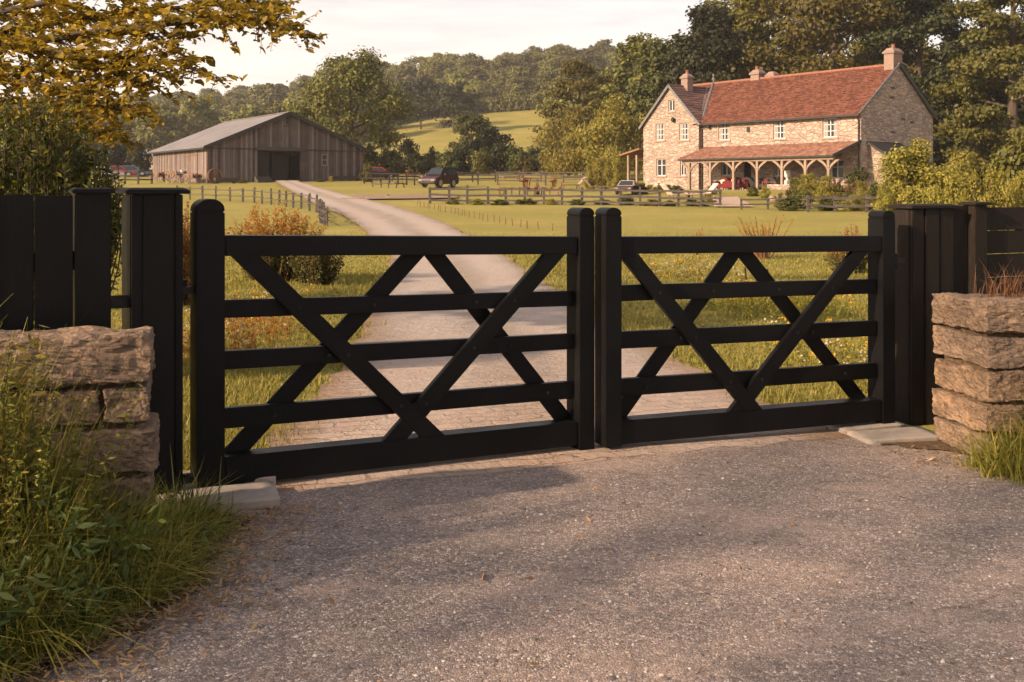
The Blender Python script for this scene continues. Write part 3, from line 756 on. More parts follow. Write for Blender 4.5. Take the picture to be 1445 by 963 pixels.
# wing with its gable facing the yard; it stands a little proud
wy = -.35; wc = (XL + WX0) / 2; WW = XL - WX0; WRZ = EA + (zrow(953, 120, wy) - EA) * .98
slope = (WRZ - EA) / (WW / 2)
m = MB(); clips = [(slope, 1, EA + slope * (XL)), (-slope, 1, EA - slope * WX0)]
holed_wall(m, WX0, XL, -1.0, WRZ, gw, wy, .22, clips)
m.add([(XL, wy, -1), (XL, .0, -1), (XL, .0, EA), (XL, wy, EA)], [(0, 1, 2, 3)]); m.add([(WX0, wy, -1), (WX0, .0, -1), (WX0, .0, EA), (WX0, wy, EA)], [(3, 2, 1, 0)])
raw(m, 'wing_wall', MAT['rubble'], house)

def tiled(mb, x0, x1, ya, za, yb, zb, rows, th=.09, along='x', lap=.06):
    """rows of overlapping tiles from the eaves (ya, za) to the ridge (yb, zb)"""
    dy, dz = (yb - ya) / rows, (zb - za) / rows
    L = math.hypot(dy, dz); n = Vector((-dz, dy)) / L
    if n.y < 0: n = -n
    for i in range(rows):
        a = Vector((ya + dy * i, za + dz * i)) - Vector((dy, dz)) * .12; b = Vector((ya + dy * (i + 1), za + dz * (i + 1)))
        poly = [a, a + n * (th * .5 + lap), b + n * th * .5, b]
        if along == 'x': mb.prism([(p.x, p.y) for p in poly], 'x', x0, x1)
        else: mb.prism([(p.x, p.y) for p in poly], 'y', x0, x1)
ov = .35; zo = EA - ov * RH / yc
m = MB(); tiled(m, XL - .6, .12, -ov, zo, yc, RZ, 26); tiled(m, WX0 - .1, XL - .6, .0, EA, yc, RZ, 24); tiled(m, WX0 - .1, .12, DEP + ov, zo, yc, RZ, 22)
roof = m.build('roof', MAT['tile'], house)
m = MB(); m.tube([(WX0, yc, RZ + .06), (.12, yc, RZ + .06)], .13, 10); m.build('ridge_tiles', MAT['clay'], roof)
# wing roof in darker tiles
m = MB()
yb_ = yc * (WRZ - EA) / RH                 # where the wing ridge meets the main slope
wo = .3
for sgn in (-1, 1):
    xe = wc + sgn * (WW / 2 + wo); ze = EA - wo * slope
    rows = 16
    for i in range(rows):
        f0, f1 = i / rows - .012, (i + 1) / rows
        a = Vector((xe + (wc - xe) * f0, ze + (WRZ - ze) * f0)); b = Vector((xe + (wc - xe) * f1, ze + (WRZ - ze) * f1))
        n = Vector((sgn * slope, 1)).normalized()
        yend = max(0.3, yb_ * ((a.y + b.y) / 2 - EA) / (WRZ - EA) + .35)
        m.prism([(p.x, p.y) for p in (a, a + n * .10, b + n * .06, b)], 'y', wy - .22, yend)
wr = m.build('wing_roof', MAT['slate_tile'], house)
m = MB(); m.tube([(wc, wy - .22, WRZ + .07), (wc, yb_ + .2, WRZ + .07)], .11, 8); m.build('ridge_tiles', MAT['slate_tile'], wr)
m = MB()
for sgn in (-1, 1):
    xe = wc + sgn * (WW / 2 + wo); ze = EA - wo * slope
    m.bar((xe, wy - .25, ze + .0), (wc, wy - .25, WRZ + .03), .06, .2)
m.build('bargeboard', MAT['lead'], wr)
m = MB(); m.tube([(XL + .05, -ov + .05, EA - .1), (XL - WW * .5 + .1, yb_, WRZ + .06)], .09, 6); m.tube([(XL - .15, .35, EA + .35), (wc + .35, yc - .1, RZ + .1)], .1, 6); m.build('valley_lead', MAT['lead'], wr)
m = MB(); m.lathe([(.05, 0), (.05, .25), (.13, .3), (.13, .42), (.04, .5), (.10, .62), (.02, .85)], (wc + .3, yc, RZ + .1), 8); m.build('finial', MAT['lead'], roof)
# verge and gutters
m = MB(); m.bar((.13, -ov, zo + .08), (.13, yc, RZ + .1), .07, .16); m.build('verge_board', MAT['lead'], house)
m = MB(); m.bar((.13, DEP + ov, zo + .08), (.13, yc, RZ + .1), .1, .3); m.build('verge_board', MAT['trim_dark'], house)
m = MB(); m.bar((XL - .1, -ov - .05, zo - .02), (.1, -ov - .05, zo - .02), .14, .13); gt = m.build('gutter', MAT['trim_dark'], house)
for x_ in (-.12, XL + .12):
    m = MB(); m.tube([(x_, -ov - .03, zo - .05), (x_, -.12, zo - .4), (x_, -.1, .0)], .055, 8); m.build('downpipe', MAT['trim_dark'], gt)
# dressings, windows
def window(spec, y, lights=2, bars=2, curtain=True, sill=True):
    x0, x1, z0, z1 = spec; w = x1 - x0; f = .065
    m = MB()
    m.box(x0, x0 + f, y + .10, y + .17, z0, z1); m.box(x1 - f, x1, y + .10, y + .17, z0, z1)
    m.box(x0 + f, x1 - f, y + .10, y + .17, z1 - f, z1); m.box(x0 + f, x1 - f, y + .10, y + .17, z0, z0 + f)
    for i in range(1, lights): c = x0 + w * i / lights; m.box(c - .04, c + .04, y + .105, y + .165, z0 + f, z1 - f)
    h = z1 - z0
    for i in range(1, bars):
        zz = z0 + h * (.62 if bars == 2 else i / bars); m.box(x0 + f, x1 - f, y + .112, y + .155, zz - .025, zz + .025)
    wn = m.build('window', MAT['white_frame'], house)
    g = MB(); g.box(x0 + .02, x1 - .02, y + .145, y + .15, z0 + .02, z1 - .02); g.build('pane', MAT['glass'], wn)
    if curtain:
        g = MB()
        g.box(x0 + f, x0 + w * .30, y + .138, y + .1435, z0 + f, z1 - f); g.box(x1 - w * .30, x1 - f, y + .138, y + .1435, z0 + f, z1 - f)
        g.build('curtain', MAT['curtain'], wn)
    g = MB(); g.box(x0 - .05, x1 + .05, y + .2, y + .25, z0 - .05, z1 + .05); g.build('dark_room', MAT['trim_dark'], wn)
    if sill:
        g = MB(); g.box(x0 - .14, x1 + .14, y - .07, y + .09, z0 - .13, z0 - .003); g.build('sill', MAT['lintel'], wn)
        g = MB(); g.box(x0 - .2, x1 + .2, y - .018, y + .06, z1 + .003, z1 + .24); g.build('lintel', MAT['lintel'], wn)
        for a_, b_ in ((x0 - .13, x0 - .003), (x1 + .003, x1 + .13)):
            g = MB(); g.box(a_, b_, y - .012, y + .06, z0, z1); g.build('jamb', MAT['lintel'], wn)
for s in W_up: window(s, 0, 2, 3)
for s in W_dn: window(s, 0, 2, 2, False)
for i, s in enumerate(gw): window(s, wy, 2, 1 if i == 4 else (2 if i > 1 else 3), i < 2)
for a, b, c, d_ in D_dn:
    m = MB(); m.box(a + .02, b - .02, .12, .17, .02, d_); m.build('door', MAT['dark_wood'], house, .01)
# little lamps and vents on the wall
for px, row, y in ((1002, 177, 0), (952, 168, wy), (1056, 183, 0)):
    x = hx(px, y); z = zrow(px, row, y); m = MB()
    if px == 1056: m.box(x - .18, x + .18, y - .03, y + .02, z - .22, z + .2); m.build('wall_vent', MAT['trim_dark'], house, .02)
    else: m.box(x - .05, x + .05, y - .12, y + .0, z - .1, z - .02); m.lathe([(.04, -.28), (.16, -.2), (.16, .0), (.05, .12)], (x, y - .22, z), 8); m.build('wall_lamp', MAT['iron'], house)
# chimneys
def chimney(x, y, w, dpt, z0, z1, pots):
    m = MB(); m.box(x - w / 2, x + w / 2, y - dpt / 2, y + dpt / 2, z0, z1 - .3)
    c = m.build('chimney', MAT['brick'], house, .01)
    m = MB(); m.box(x - w / 2 - .09, x + w / 2 + .09, y - dpt / 2 - .09, y + dpt / 2 + .09, z1 - .298, z1 - .14); m.frustum(x - w / 2 - .06, x + w / 2 + .06, y - dpt / 2 - .06, y + dpt / 2 + .06, z1 - .139, z1 + .12, .22, .2); m.build('chimney_cap', MAT['brick'], c, .01)
    for px_ in pots:
        m = MB(); m.lathe([(.15, z1 + .08), (.115, z1 + .36), (.15, z1 + .38), (.15, z1 + .43), (.09, z1 + .43)], (x + px_, y, 0), 10); m.build('chimney_pot', MAT['clay'], c)
chimney(-.42, yc, .78, 1.15, RZ - 1.0, RZ + 1.15, [0])
xm = hx(1070, yc)
chimney(xm - .2, yc + .2, .85, .85, RZ - .9, RZ + .72, [-.1])
chimney(xm + .9, yc + .7, .75, .7, RZ - 1.2, RZ + .5, [])
chimney(wc + .15, wy + 1.9, .72, .72, WRZ - .8, WRZ + 1.02, [0])
# arcaded porch
PD = 3.0; PX0 = hx(960, -PD); PX1 = -.02
zw = zrow(1100, 204.5); ze_ = zrow(1100, 220.5, -PD)
m = MB(); tiled(m, PX0, PX1, -PD - .25, ze_ - .05, -.003, zw, 9, .08)
pr_ = m.build('porch_roof', MAT['porch_tile'], house)
m = MB(); m.bar((PX1 + .03, -PD - .3, ze_ - .08), (PX1 + .03, -.02, zw + .02), .07, .2); m.bar((PX0, -PD - .28, ze_ - .1), (PX1, -PD - .28, ze_ - .1), .1, .12); m.build('porch_fascia', MAT['trim_dark'], pr_)
m = MB(); m.box(PX0 + .2, PX1 - .1, -PD - .09, -PD + .09, ze_ - .34, ze_ - .12); m.build('porch_beam', MAT['oak'], house, .01)
for px in (973, 1002.8, 1035.5, 1069, 1104, 1137, 1169.5):
    x = hx(px, -PD); zt_ = ze_ - .343
    m = MB(); m.box(x - .10, x + .10, -PD - .10, -PD + .10, .0, zt_); m.box(x - .16, x + .16, -PD - .16, -PD + .16, -.25, .0); m.box(x - .15, x + .15, -PD - .13, -PD + .13, zt_ - .55, zt_ - .46)
    po = m.build('porch_post', MAT['oak'], house, .015)
    for sg in (-1, 1):
        m = MB(); pts = [(x + sg * .07, zt_ - .62), (x + sg * .09, zt_ - .45)] ; arc = []
        for k in range(7):
            t = k / 6; arc.append((x + sg * (.10 + .78 * t), zt_ - .72 + .70 * t ** .62))
        arc2 = [(p[0] - sg * .03, p[1] + .17) for p in arc]
        poly = arc + [(arc[-1][0], zt_ - .003), (x + sg * .5, zt_ - .003)] + [(x + sg * .101, zt_ - .003)]
        # a curved bracket with an open upper corner
        poly = arc + arc2[::-1]
        m.prism([(u, min(v, zt_ - .004)) for u, v in poly], 'y', -PD - .06, -PD + .06); m.build('bracket', MAT['oak'], po)
m = MB(); m.box(PX0 - .1, PX1, -PD - .35, -.004, -.9, -.02); m.build('porch_floor', MAT['slab'], house, .02)
m = MB(); m.box(hx(1086, -PD), hx(1165, -PD), -PD - .32, -PD - .12, .0, .38); m.build('low_wall', MAT['rubble'], house)
# side porch at the far left end of the wing
SX = hx(872, wy); zs1, zs0 = zrow(912, 209, wy), zrow(874, 221, wy)
m = MB(); m.add([(WX0 - .003, wy - .5, zs1), (WX0 - .003, 2.4, zs1), (SX, 2.4, zs0), (SX, wy - .5, zs0), (WX0 - .003, wy - .5, zs1 - .14), (WX0 - .003, 2.4, zs1 - .14), (SX, 2.4, zs0 - .14), (SX, wy - .5, zs0 - .14)], [(0, 1, 2, 3), (4, 7, 6, 5), (0, 3, 7, 4), (1, 5, 6, 2), (3, 2, 6, 7), (0, 4, 5, 1)])
sp_ = m.build('side_porch_roof', MAT['porch_tile'], house)
for px in (887, 899):
    x = hx(px, wy - .2); m = MB(); m.box(x - .09, x + .09, wy - .3, wy - .12, -.6, zs0 + .05); m.build('side_porch_post', MAT['oak'], sp_, .01)
# lean-to against the near gable
m = MB(); m.add([(.002, 1.0, -1), (2.2, 1.0, -1), (2.2, 1.0, 2.0), (.002, 1.0, 3.3), (.002, 4.6, -1), (2.2, 4.6, -1), (2.2, 4.6, 2.0), (.002, 4.6, 3.3)], [(0, 1, 2, 3), (7, 6, 5, 4), (1, 5, 6, 2)])
lt = raw(m, 'lean_to_wall', MAT['rubble'], house)
m = MB(); m.add([(.004, .7, 3.42), (2.7, .7, 1.80), (2.7, 4.9, 1.80), (.004, 4.9, 3.42), (.004, .7, 3.24), (2.7, .7, 1.62), (2.7, 4.9, 1.62), (.004, 4.9, 3.24)], [(0, 1, 2, 3), (7, 6, 5, 4), (0, 4, 5, 1), (1, 5, 6, 2), (2, 6, 7, 3)])
m.build('lean_to_roof', MAT['trim_dark'], lt)
m = MB(); m.box(2.201, 2.24, 1.6, 3.2, -.3, 1.6); m.build('lean_to_door', MAT['dark_wood'], lt)

# ---------------- barn: local x along the front to the right, y back, z = 0 at its floor
BD = 95.0; BA = R(35)
bc = P(293, 258, BD); BZ0 = bc.z
barn = thing('weathered_barn', 'weathered grey-brown plank barn with low metal roof and open doorway', 'barn', (bc.x, bc.y, BZ0), BA)
cb, sb = math.cos(BA), math.sin(BA)
def bx(px, y=0.0):
    k = (px - CX) / F; return (k * (bc.y + y * cb) - (bc.x - y * sb)) / (cb - k * sb)
def bside(px):
    k = (px - CX) / F; return (k * bc.y - bc.x) / (-sb - k * cb)
BW = bx(512); BL = bside(216); BE = P(293, 206.5, BD).z - BZ0; BC = bx(404)
BR = EYE + (HZ - 160.5) / F * (bc.y + BC * sb) - BZ0
print('barn', BW, BL, BE, BC, BR, BZ0, Tz(bc.x, bc.y))
BC = BW / 2
bs = (BR - BE) / (BW / 2)
dx0, dx1 = bx(363.5), bx(424); dz1 = EYE + (HZ - 213.5) / F * (bc.y + (dx0 + dx1) / 2 * sb) - BZ0
wx = bx(458); wz = EYE + (HZ - 226) / F * (bc.y + wx * sb) - BZ0
m = MB(); holed_wall(m, 0, BW, -1.2, BE, [(dx0, dx1, -1.2, dz1), (wx - .3, wx + .3, wz - .55, wz + .55)], 0, .25)
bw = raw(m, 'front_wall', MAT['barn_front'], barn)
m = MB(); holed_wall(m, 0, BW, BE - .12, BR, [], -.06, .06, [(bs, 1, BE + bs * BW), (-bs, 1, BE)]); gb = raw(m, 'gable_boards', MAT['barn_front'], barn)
m = MB(); m.box(0, BW, -.085, -.003, BE - .20, BE - .122); m.build('gap_shadow_strip', MAT['trim_dark'], gb)  # dark strip painting in the shadow gap below the gable boards
xs1 = bx(405); zt1 = EYE + (HZ - 165) / F * (bc.y + xs1 * sb) - BZ0
m = MB(); m.box(xs1 - .14, xs1 + .14, -.075, -.055, zt1 - .75, zt1 + .35); m.box(xs1 - .3, xs1 + .3, -.08, -.055, zt1 - .95, zt1 - .85); m.build('loft_slot', MAT['trim_dark'], gb)
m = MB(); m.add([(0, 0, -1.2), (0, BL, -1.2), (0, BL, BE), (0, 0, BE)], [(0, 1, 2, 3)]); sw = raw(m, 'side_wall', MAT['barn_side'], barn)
m = MB(); y0_ = BL * .16; m.box(-.03, -.004, y0_ + .06, y0_ + 2.0, .1, 2.6); m.build('side_door', MAT['barn_side'], sw, .01)
m = MB(); m.box(-.06, -.031, y0_ - .1, y0_ + 4.4, 2.62, 2.74); m.box(-.055, -.031, y0_ + .1, y0_ + .22, 2.75, 3.6); m.build('door_track', MAT['brown_wood'], sw)
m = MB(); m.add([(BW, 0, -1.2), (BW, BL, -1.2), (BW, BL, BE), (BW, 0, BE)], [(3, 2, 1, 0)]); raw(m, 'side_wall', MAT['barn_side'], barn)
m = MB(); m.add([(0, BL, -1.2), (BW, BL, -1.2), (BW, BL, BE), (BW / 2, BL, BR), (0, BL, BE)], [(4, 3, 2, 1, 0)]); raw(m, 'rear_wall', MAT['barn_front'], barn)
m = MB(); m.box(.02, BW - .02, .3, BL - .1, -.6, -.02); m.build('earth_floor', MAT['earth'], barn)
for sg in (-1, 1):
    m = MB(); xe = BC + sg * (BW / 2 + .5); ze = BE - .5 * bs
    a, b = Vector((xe, ze)), Vector((BC, BR + .02)); n = Vector((sg * bs, 1)).normalized()
    nn = 90; 
    prof_t = [a + n * .02, a + n * .12, b + n * .12, b + n * .02]
    m.prism([(p.x, p.y) for p in prof_t], 'y', -.45, BL + .4)
    m.build('roof_sheet', MAT['metal_roof'], barn)
m = MB(); m.box(BC - .2, BC + .2, -.46, BL + .41, BR + .115, BR + .17); m.build('ridge_cap', MAT['metal_roof'], barn)
m = MB()
for sg in (-1, 1): m.bar((BC + sg * (BW / 2 + .5), -.50, BE - .5 * bs + .03), (BC, -.50, BR + .05), .08, .34)
m.bar((-.52, -.45, BE - .5 * bs - .0), (-.52, BL + .4, BE - .5 * bs - .0), .06, .16)
m.build('fascia', MAT['trim_dark'], barn)
m = MB(); m.box(-.07, .07, -.07, -.003, -1, BE - .17); m.build('corner_board', MAT['brown_wood'], barn); m = MB(); m.box(BW - .08, BW + .06, -.07, -.003, -1, BE - .17); m.build('corner_board', MAT['brown_wood'], barn)
m = MB(); m.pbox((dx0 - .25, -.35, dz1 + .02), (dx1 - dx0 + .5, 0, 0), (0, .345, .12), (0, 0, .22)); m.build('door_hood', MAT['grey_wood'], barn, .02)
for a, b, yy in ((dx0 + .02, dx0 + (dx1 - dx0) * .30, .45), (dx0 + (dx1 - dx0) * .44, dx0 + (dx1 - dx0) * .83, 1.3)):
    m = MB(); m.box(a, b, yy, yy + .08, -.02, dz1 - .05); bd = m.build('barn_door', MAT['dark_wood'], barn, .01)
    m = MB(); m.box(a, b, yy - .025, yy - .002, .9, 1.04); m.build('door_brace', MAT['dark_wood'], bd)
m = MB(); f = .07
m.box(wx - .3, wx - .24, -.03, .12, wz - .55, wz + .55); m.box(wx + .24, wx + .3, -.03, .12, wz - .55, wz + .55); m.box(wx - .24, wx + .24, .05, .12, wz + .48, wz + .55); m.box(wx - .24, wx + .24, .05, .12, wz - .55, wz - .48); m.box(wx - .24, wx + .24, .06, .11, wz - .03, wz + .03)
wn = m.build('window', MAT['slab'], barn); m = MB(); m.box(wx - .26, wx + .26, .085, .09, wz - .5, wz + .5); m.build('pane', MAT['glass'], wn); m = MB(); m.box(wx - .32, wx + .32, .2, .24, wz - .6, wz + .6); m.build('dark_backing', MAT['trim_dark'], wn)

# ---------------- small cream outbuilding seen past the barn's far corner
c = Gd(197, 150)
ob = thing('cream_outbuilding', 'small cream shed with pale roof glimpsed past the far corner of the barn', 'shed', (c.x, c.y, c.z), R(20))
m = MB(); m.box(-1.2, 4.6, 0, 3, -.6, 2.3); m.build('wall', MAT['cream_wall'], ob)
m = MB(); m.prism([(-.4, 2.25), (3.4, 2.25), (1.5, 3.5)], 'x', -1.6, 5.0); m.build('roof', MAT['metal_roof'], ob)
m = MB(); m.box(.4, 1.3, -.03, -.003, 0, 1.9); m.build('door', MAT['brown_wood'], ob)
# low stone field barn in the shade behind the paddock
c = G(765, 234); 
ob2 = thing('stone_field_shed', 'low dark stone shed in the bushes behind the far paddock', 'shed', (c.x, c.y + 4, c.z - .2), R(-6))
m = MB(); m.box(-4.2, 4.6, 0, 3, -.5, 1.5); m.build('wall', MAT['rubble'], ob2)
m = MB(); m.prism([(-.5, 1.5), (3.5, 1.5), (3.4, 1.75), (1.5, 2.4), (-.4, 1.75)], 'x', -4.6, 5.0); m.build('roof', MAT['trim_dark'], ob2)
# ================================================================== VEGETATION
def unit(v): return v / np.maximum(np.linalg.norm(v, axis=-1, keepdims=True), 1e-9)
def leaf_quads(c, size, r, aspect=.6, up=0.0, axis=None, axis_jit=.6, out=None):
    """kite-shaped leaves at the points c; up pulls their faces to the sky"""
    n = len(c); size = np.broadcast_to(size, (n,)).reshape(-1, 1)
    nrm = unit(r.normal(0, 1, (n, 3)) + np.array([0, 0, up]) + (0 if out is None else out))
    a = r.normal(0, 1, (n, 3))
    if axis is not None: a = axis + r.normal(0, axis_jit, (n, 3))
    a = unit(a - (a * nrm).sum(1, keepdims=True) * nrm); b = np.cross(nrm, a)
    V = np.stack([c - a * size * .5, c + b * size * .5 * aspect - a * size * .08, c + a * size * .5, c - b * size * .5 * aspect - a * size * .08], 1).reshape(-1, 3)
    return V, np.arange(4 * n).reshape(n, 4)

def skeleton(r, H, W, kind):
    """limbs as (points, radii); clumps as (centre, radius, flatness)"""
    br, cl = [], []
    tr = H * .022 + .04
    top = H * (.97 if kind in ('fir', 'pine') else .82)
    n = 9; t = np.linspace(0, 1, n)
    wob = np.cumsum(r.normal(0, H * .008, (n, 2)), 0); wob -= wob[0]
    tp = np.column_stack([wob, t * top])
    br.append((tp, tr * (1 - t * .93) + .012))
    nl = {'oak': 20, 'pine': 34, 'fir': 40, 'bush': 14}[kind]
    for i in range(nl):
        f = (i + r.uniform(.2, .8)) / nl
        az = i * 2.39996 + r.normal(0, .35)
        if kind == 'oak': h0, el = H * (.17 + .60 * f), R(8 + 62 * f + r.normal(0, 8))
        elif kind == 'pine': h0, el = H * (.06 + .88 * f), R(2 + 22 * f + r.normal(0, 7))
        elif kind == 'fir': h0, el = H * (.05 + .9 * f), R(-12 + 20 * f + r.normal(0, 5))
        else: h0, el = H * (.03 + .2 * f), R(20 + 65 * f + r.normal(0, 8))
        p0 = np.array([np.interp(h0, tp[:, 2], tp[:, 0]), np.interp(h0, tp[:, 2], tp[:, 1]), h0])
        d = np.array([math.cos(az) * math.cos(el), math.sin(az) * math.cos(el), math.sin(el)])
        if kind == 'fir': L = W * (1.02 - f) * r.uniform(.8, 1.08) + .15
        elif kind == 'pine': L = W * (1.08 - f ** 1.6 * .78) * (.75 + .25 * min(1, f * 4)) * r.uniform(.72, 1.1)
        else:
            cz = H * (.56 if kind == 'oak' else .42); rz = H * (.45 if kind == 'oak' else .57)
            q = (p0 - [0, 0, cz]) / [W, W, rz]; dd = d / [W, W, rz]
            A = dd @ dd; B = q @ dd; C = q @ q - 1
            L = (-B + math.sqrt(max(B * B - A * C, .01))) / A * r.uniform(.78, 1.05)
        L = max(L, .15 * W)
        m = 6; s = np.linspace(0, 1, m)
        lift = {'oak': .10, 'pine': .05, 'fir': -.06, 'bush': .1}[kind]
        pts = p0 + d * (s * L)[:, None] + np.array([0, 0, 1]) * (lift * L * s * s)[:, None] + np.cumsum(r.normal(0, L * .02, (m, 3)), 0) * s[:, None]
        rr0 = tr * (.5 if kind == 'oak' else .3) * (1 - .5 * f)
        br.append((pts, rr0 * (1 - s * .85) + .008))
        cr = {'oak': .27, 'pine': .27, 'fir': .18, 'bush': .32}[kind] * W
        fl = {'oak': .6, 'pine': .42, 'fir': .32, 'bush': .8}[kind]
        cl.append((pts[-1], cr * r.uniform(.8, 1.2), fl))
        for k in range(5 if kind != 'fir' else 3):
            sf = r.uniform(.38, .98); b0 = p0 + (pts[-1] - p0) * sf + np.array([0, 0, lift * L * (sf * sf - sf)])
            a2 = az + r.choice([-1, 1]) * r.uniform(.4, 1.2); e2 = el + r.normal(.1, .3) * (.4 if kind in ('pine', 'fir') else 1)
            l2 = L * r.uniform(.22, .42) * (1.15 - sf * .4)
            d2 = np.array([math.cos(a2) * math.cos(e2), math.sin(a2) * math.cos(e2), math.sin(e2)])
            p2 = b0 + d2 * l2
            br.append((np.stack([b0, b0 + d2 * l2 * .5 + [0, 0, l2 * .05], p2]), np.array([rr0 * .4, rr0 * .25, .006]) * 1.0 + .004))
            cl.append((p2, cr * r.uniform(.6, 1.05), fl))
    if kind == 'oak':
        for k in range(34):
            dv = unit(r.normal(0, 1, 3) + [0, 0, .25]); dv[2] = max(dv[2], -.55)
            cl.append((np.array([0, 0, H * .57]) + dv * [W, W, H * .40] * r.uniform(.72, .92), W * r.uniform(.18, .30), .65))
    if kind == 'bush':
        for k in range(26):
            a = k * 2.4 + r.normal(0, .2); q = W * r.uniform(.35, .78); cl.append((np.array([math.cos(a) * q, math.sin(a) * q, H * r.uniform(.10, .42)]), W * r.uniform(.24, .36), .9))
    if kind in ('oak', 'bush'):
        cl.append((tp[-1] + [0, 0, H * .07], .2 * W, .7))
    return br, cl

def crown_leaves(r, cl, n, size, aspect=.62, up=.5, droop=0.0):
    w = np.array([c[1] ** 2 for c in cl]); k = r.choice(len(cl), n, p=w / w.sum()); stray = r.uniform(0, 1, n) < .14
    C = np.array([c[0] for c in cl])[k]; Rr = np.array([c[1] for c in cl])[k]; Fl = np.array([c[2] for c in cl])[k]
    d = unit(r.normal(0, 1, (n, 3)) + [0, 0, .35]); rad = r.uniform(.25, 1, n) ** .5 * (1 + .22 * r.normal(0, 1, n))
    rad = np.where(stray, rad * 1.22, rad)
    pos = C + d * (Rr * rad)[:, None] * np.stack([np.ones(n), np.ones(n), Fl], 1)
    ax = None
    if droop: ax = d * .6 + np.array([0, 0, -droop])
    cen = np.array([(c[0] * (c[1] ** 2)) for c in cl]).sum(0) / sum(c[1] ** 2 for c in cl); o2 = unit(C - cen)
    return leaf_quads(pos, size * r.uniform(.6, 1.35, n), r, aspect, up, ax, out=d * 1.15 + o2 * .7 * (np.linalg.norm(C - cen, axis=1) < 60)[:, None])

def tree(name, label, cat, loc, H, W, kind, mat, n, size, seed, group=None, min_r=.0, **kw):
    r = np.random.default_rng(seed)
    root = thing(name, label, cat, loc, 0, group)
    br, cl = skeleton(r, H, W, kind)
    m = MB()
    for pts, rad in br:
        if max(rad) >= min_r: m.tube(pts, list(rad), 6 if max(rad) > .06 else 4, False)
    m.v = [(x, y, z if z > .01 else z - .5) for x, y, z in m.v]
    m.build('trunk' if kind != 'bush' else 'stems', MAT['bark'], root, smooth=True)
    V, Fc = crown_leaves(r, cl, n, size, **kw)
    np_mesh('crown', V, Fc, MAT[mat], root)
    return root
def at_px(px, row, d=None):
    return G(px, row) if d is None else Gd(px, d)
def hpx(rows, d): return rows / F * d

# --- single trees that stand out (px of the trunk, distance, picture height and half width)
def tree_px(name, label, cat, px, d, top, half, kind, mat, n, size, seed, sink=0, **kw):
    p = Gd(px, d); H = EYE + (HZ - top) / F * d - p.z
    return tree(name, label, cat, (p.x, p.y, p.z - sink), H, half / F * d, kind, mat, n, size, seed, **kw)
tree_px('broadleaf_tree', 'big spreading olive-green tree rising right behind the end of the barn', 'tree', 497, 126, 92, 74, 'oak', 'oak_leaf', 21000, .40, 29, up=.7)
tree_px('broadleaf_tree', 'dark round tree on the hillside meadow, left of its twin, with a short forked trunk', 'tree', 594, 284, 117, 34, 'oak', 'dark_leaf', 3800, .85, 22)
tree_px('broadleaf_tree', 'round dark tree at the upper edge of the meadow, right of its forked twin', 'tree', 640, 268, 126, 30, 'oak', 'dark_leaf', 3800, .8, 23)
tree_px('broadleaf_tree', 'small green tree in the hedge line in front of the meadow, alone above the bushes', 'tree', 664, 152, 166, 30, 'oak', 'green_leaf', 5000, .42, 24)
tree_px('broadleaf_tree', 'short dark bushy tree touching the right side of the small green tree before the meadow', 'tree', 697, 140, 190, 27, 'bush', 'dark_leaf', 4500, .42, 25)
tree_px('broadleaf_tree', 'orange-brown open-crowned tree between the meadow and the farmhouse', 'tree', 812, 131, 84, 58, 'pine', 'gold_leaf', 9000, .42, 26, up=.8)
tree_px('willow_tree', 'low wide yellow-green tree with drooping leaves beside the side porch, nearest the house', 'tree', 868, 104, 158, 52, 'bush', 'willow_leaf', 11000, .4, 27, aspect=.35, droop=1.0, up=.2)
tree_px('willow_tree', 'yellow-green bushy tree with drooping leaves under the orange-brown tree', 'tree', 802, 112, 176, 44, 'bush', 'willow_leaf', 9000, .4, 28, aspect=.35, droop=1.0, up=.2)
# --- the tall trees round the house
big = [
 ('broadleaf_tree', 'tall green tree behind the left chimney of the farmhouse', 945, 118, 72, 50, 'oak', 'green_leaf', 14500, .5),
 ('broadleaf_tree', 'tall dark green tree between the left chimney and the middle chimney', 1000, 112, 22, 62, 'oak', 'dark_leaf', 20300, .5),
 ('cedar_tree', 'golden-brown layered cedar rising highest behind the red roof', 1178, 112, -70, 130, 'pine', 'gold_leaf', 37700, .48),
 ('cedar_tree', 'dull gold layered tree behind the middle chimney, left of the tallest cedar', 1080, 122, -10, 72, 'pine', 'gold_leaf', 21750, .5),
 ('broadleaf_tree', 'olive tree filling the gap between green trees left of the house, on the slope', 900, 150, 62, 48, 'oak', 'oak_leaf', 11600, .6),
 ('cedar_tree', 'dark layered evergreen right behind the gable chimney', 1300, 104, -40, 90, 'pine', 'dark_leaf', 31900, .45),
 ('cedar_tree', 'huge olive layered evergreen at the right edge beside the gable, nearest of the tall trees', 1432, 86, -110, 92, 'pine', 'oak_leaf', 43500, .36),
 ('cedar_tree', 'dark evergreen standing beyond the right edge of the picture behind the huge olive one', 1520, 96, -90, 130, 'pine', 'dark_leaf', 31900, .4),
 ('broadleaf_tree', 'dark leafy tree in the shade between the house gable and the huge olive evergreen', 1372, 92, 60, 62, 'oak', 'dark_leaf', 20300, .4),
 ('broadleaf_tree', 'tall green tree on the skyline left of the dull gold one, behind the house', 1040, 140, -2, 60, 'oak', 'oak_leaf', 15950, .55),
 ('broadleaf_tree', 'olive tree seen just above the roof ridge right of the middle chimney', 1140, 150, 20, 60, 'oak', 'oak_leaf', 12000, .55),
 ('broadleaf_tree', 'golden tree glowing through the gap above the right roof end', 1262, 135, 0, 60, 'oak', 'gold_leaf', 15950, .55),
]
for i, (nm, lb, px, d, top, half, kind, mat, n, size) in enumerate(big):
    tree_px(nm, lb, 'tree', px, d, top, half, kind, mat, n, size, 40 + i, up=.6)

